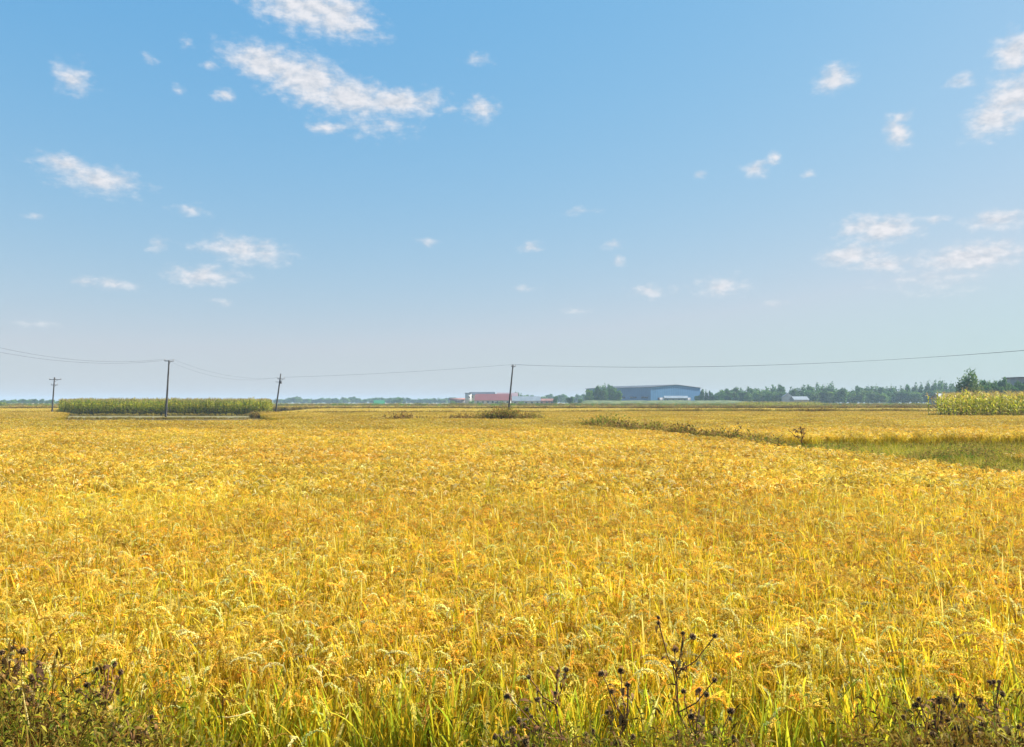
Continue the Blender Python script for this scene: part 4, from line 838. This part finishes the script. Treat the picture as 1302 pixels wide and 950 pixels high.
M_pale = solid_mat('pale_blue_roof', (.19, .22, .24), (.27, .30, .32), .3, .5)
M_brick = solid_mat('reddish_wall', (.24, .10, .08), (.34, .17, .13), .6, .9)
def hall(name, label, x, y, L_, D, he, hr, rz, wall, roof, cat='building', over=.4, wins=0, doors=0, base=None, wh=1.2, wz=None, z=0.0, ww=1.4):
    """gabled hall: L_ along its ridge (local x), D deep, eaves he, ridge hr"""
    r = empty(name, (x, y, z), rz, label=label, cat=cat); a, d = L_ / 2, D / 2
    b = MB(); V = [(-a, -d, 0), (a, -d, 0), (a, d, 0), (-a, d, 0), (-a, -d, he), (a, -d, he), (a, d, he), (-a, d, he), (-a, 0, hr - .05), (a, 0, hr - .05)]
    b.poly(V, [(0, 1, 5, 4), (1, 2, 6, 9, 5), (2, 3, 7, 6), (3, 0, 4, 8, 7)]); b.build('wall', wall, r)
    m = MB(); sl = (hr - he) / d; o = over; t = .16
    for s in (-1, 1):
        e = he - sl * o; V = [(-a - o, s * (d + o), e + .02), (a + o, s * (d + o), e + .02), (a + o, 0, hr + .02), (-a - o, 0, hr + .02)]; V2 = [(v[0], v[1], v[2] + t) for v in V]
        m.poly(V + V2, [(0, 1, 2, 3), (4, 5, 6, 7), (0, 1, 5, 4), (1, 2, 6, 5), (3, 0, 4, 7)])
    m.build('roof', roof, r)
    for i in range(wins):
        px_ = -a + L_ * (i + .5) / wins; w = MB(); w.box((px_, -d - .03, wz or he * .5), (ww + .2, .08, wh + .2)); f = w.build('window_frame', M_white, r); g = MB(); g.box((px_, -d - .085, wz or he * .5), (ww, .04, wh)); g.build('pane', M_glass, f)
    for i in range(doors):
        px_ = -a + L_ * (i + .5 + .13) / doors; w = MB(); w.box((px_, -d - .04, min(he * .62, 3.4) / 2), (3.0, .10, min(he * .62, 3.4))); w.build('door', M_steel, r)
    if base: w = MB(); w.box((0, 0, .5), (L_ + .1, D + .1, 1.0)); w.build('plinth', base, r)
    return r
# big blue hall: corner towards the viewer
cx, cy = 98.4, 560.0; ul = Vector((-.52, .85)); ur = Vector((.853, .522)); LL, DD = 76.0, 48.5
cen = Vector((cx, cy)) + ul * LL / 2 + ur * DD / 2; rz = math.atan2(ul.y, ul.x)
rt = empty('blue_hall', (cen.x, cen.y, 0), rz, label='large blue clad factory hall with a long low pitched roof beyond the embankment', cat='building')
a, d = LL / 2, DD / 2; he, hr = 13.0, 15.0
b = MB(); V = [(-a, -d, 0), (a, -d, 0), (a, d, 0), (-a, d, 0), (-a, -d, he), (a, -d, he), (a, d, he), (-a, d, he), (-a, 0, hr - .1), (a, 0, hr - .1)]
for fc in ((0, 1, 5, 4), (2, 3, 7, 6)): b = MB(); b.poly(V, [fc]); b.build('side_wall', M_blue, rt)
M_blue_lit = panel_mat('blue_gable_sunlit', (.07, .20, .38), (.05, .16, .32), 2.2, 1)  # same blue as the sides, lightened: sun on the gable painted into the colour
for fc in ((3, 0, 4, 8, 7), (1, 2, 6, 9, 5)): b = MB(); b.poly(V, [fc]); b.build('gable_wall', M_blue_lit, rt)
m = MB(); sl = (hr - he) / d; o = .6
for s in (-1, 1):
    e = he - sl * o; Q = [(-a - o, s * (d + o), e + .02), (a + o, s * (d + o), e + .02), (a + o, 0, hr + .02), (-a - o, 0, hr + .02)]; Q2 = [(v[0], v[1], v[2] + .28) for v in Q]; m.poly(Q + Q2, [(0, 1, 2, 3), (4, 5, 6, 7), (0, 1, 5, 4), (1, 2, 6, 5), (3, 0, 4, 7)])
m.build('roof', M_roofd, rt)
for q in range(6):
    for (xx, yy, ax_) in ((-a + LL * (q + .5) / 6, d + .05, 0), (-a + LL * (q + .5) / 6, -d - .05, 0)):
        w = MB(); w.box((xx, yy, 6.0), (7.5, .1, 1.5)); w.build('window', M_glass, rt)
for yy in (-12, 4, 15):
    w = MB(); w.box((-a - .06, yy, 3.0), (.12, 5.0, 5.6)); w.build('roller_door', M_steel, rt)
hall('low_shed', 'small low building with a white roof in front of the blue hall', xat(859, 530), 530, 15, 7, 5.2, 6.6, -.1, M_grey, M_pale, wins=4, wz=3.9)
hall('low_building', 'pale flat little building right of the blue hall', xat(899, 572), 572, 8, 6, 7.0, 8.6, .1, M_white, M_pale, wins=2, wz=5.5)
# farm buildings in the middle
Yb = 600
hall('red_roofed_hall', 'long hall with a red sheet roof and pale wall left of the middle pole', xat(627.5, Yb), Yb, 26, 16, 4.2, 8.6, -.05, M_white, M_red, wins=7, wz=2.6, doors=1, over=.8)
hall('dark_roofed_hall', 'cream walled hall with a dark roof behind the red roofed hall', xat(613, 640), 640, 20, 13, 8.3, 10.6, -.04, M_cream, M_roofd, wins=4, wz=6.8)
hall('grey_roofed_hall', 'dull pinkish grey roof hall directly left of the middle pole', xat(645, 625), 625, 16, 15, 6.6, 9.9, .03, M_grey, panel_mat('faded_roof', (.30, .20, .20), (.22, .15, .16), 1.2), wins=3, wz=4.2)
tw = empty('pale_tower', (xat(595.5, 590), 590, 0), .5, label='pale square tower block at the left end of the farm buildings', cat='building')
b = MB(); b.box((0, 0, 4.6), (3.6, 3.6, 9.2)); b.build('wall', M_white, tw); b = MB(); b.box((0, 0, 9.35), (4.1, 4.1, .28)); b.build('roof', M_roofd, tw)
for zz in (2.5, 6.5): w = MB(); w.box((0, -1.84, zz), (1.1, .08, 1.2)); w.build('window', M_glass, tw)
sh = empty('open_shed', (xat(582, 595), 595, 0), .02, label='long dark open fronted shed on posts at the far left of the farm', cat='shed')
b = MB(); b.box((0, 2.2, 2.2), (12, .2, 4.4)); b.build('back_wall', M_grey, sh); b = MB(); b.add([(-6.4, -3, 4.3), (6.4, -3, 4.3), (6.4, 3, 5.4), (-6.4, 3, 5.4), (-6.4, -3, 4.55), (6.4, -3, 4.55), (6.4, 3, 5.65), (-6.4, 3, 5.65)], np.array([(0, 3, 2, 1), (4, 5, 6, 7), (0, 1, 5, 4), (1, 2, 6, 5), (2, 3, 7, 6), (3, 0, 4, 7)])); b.build('roof', M_brick, sh)
for q in range(7): w = MB(); w.box((-6 + 2 * q, -2.6, 2.15), (.22, .22, 4.3)); w.build('post', M_white, sh)
hall('white_shed', 'long low white shed right of the middle pole', xat(669, 570), 570, 20, 8, 3.6, 6.6, 0, M_white, M_pale, wins=5, wz=2.2)
hall('brick_wall_shed', 'low reddish outbuilding at the right end of the farm', xat(695, 575), 575, 11, 6, 3.6, 4.9, 0, M_brick, M_brick, wins=3, wz=2.2)
hall('green_shed', 'small bright green roofed shed in front of the faint far trees', xat(482, 500), 500, 6.2, 5, 1.6, 3.6, .25, M_green, M_green, doors=1)
hall('white_house', 'narrow white house showing in the gap of the right tree line', xat(1001, 540), 540, 5, 7, 6.0, 8.6, 1.4, M_white, M_pale, wins=1)
hall('grey_house', 'low house with a pale roof before the right tree line', xat(1016, 530), 530, 10, 7, 4.2, 6.2, .1, M_grey, M_pale, wins=2)
hall('pale_roof_house', 'low house with a grey white roof left of the tall plumed tree', xat(1201, 300), 300, 7.2, 6, 3.8, 5.5, .15, M_grey, M_pale, wins=2)
rb = empty('block_building', (xat(1306, 335), 335, 0), .1, label='flat roofed grey brown building behind the trees at the right edge', cat='building')
b = MB(); b.box((0, 0, 6.3), (14, 10, 12.6)); b.build('wall', M_grey, rb); b = MB(); b.box((0, 0, 12.78), (14.8, 10.8, .36)); b.build('roof', M_roofd, rb)
for zz in (3, 6.5, 10):
    for q in range(4): w = MB(); w.box((-5.2 + 3.5 * q, -5.03, zz), (1.6, .1, 1.5)); w.build('window', M_glass, rb)

# green embankment in front of the blue hall
M_berm = solid_mat('embankment_grass', (.07, .10, .03), (.15, .17, .055), .25, .95, .4, (1, 1, 1), detail=9)
def berm(X, Y):
    t = np.clip((Y - 489) / 12, 0, 1); u = np.clip((523 - Y) / 10, 0, 1); e = np.clip((X - 34) / 14, 0, 1) * np.clip((185 - X) / 45, 0, 1)
    return (3.55 + .35 * vnoise(X, Y, .09)) * np.minimum(t, u) ** .8 * e ** .7 - .02
sheet('embankment', 32, 188, 487, 525, 160, 24, berm, M_berm, kind='structure')

# ------------------------------------------------------------------ air
m, nt, N, L = new_mat('haze'); out = N.new('ShaderNodeOutputMaterial'); pv = N.new('ShaderNodeVolumePrincipled')
pv.inputs['Color'].default_value = (.66, .84, 1.0, 1); pv.inputs['Density'].default_value = HAZE; pv.inputs['Anisotropy'].default_value = 0.0
L.new(pv.outputs[0], out.inputs['Volume'])
b = MB(); b.box((0, 0, 0), (1, 1, 1)); hz = b.build('haze', m); hz.location = (0, 1450, 11.5); hz.scale = (5200, 3900, 25.5); tag(hz, kind='stuff')
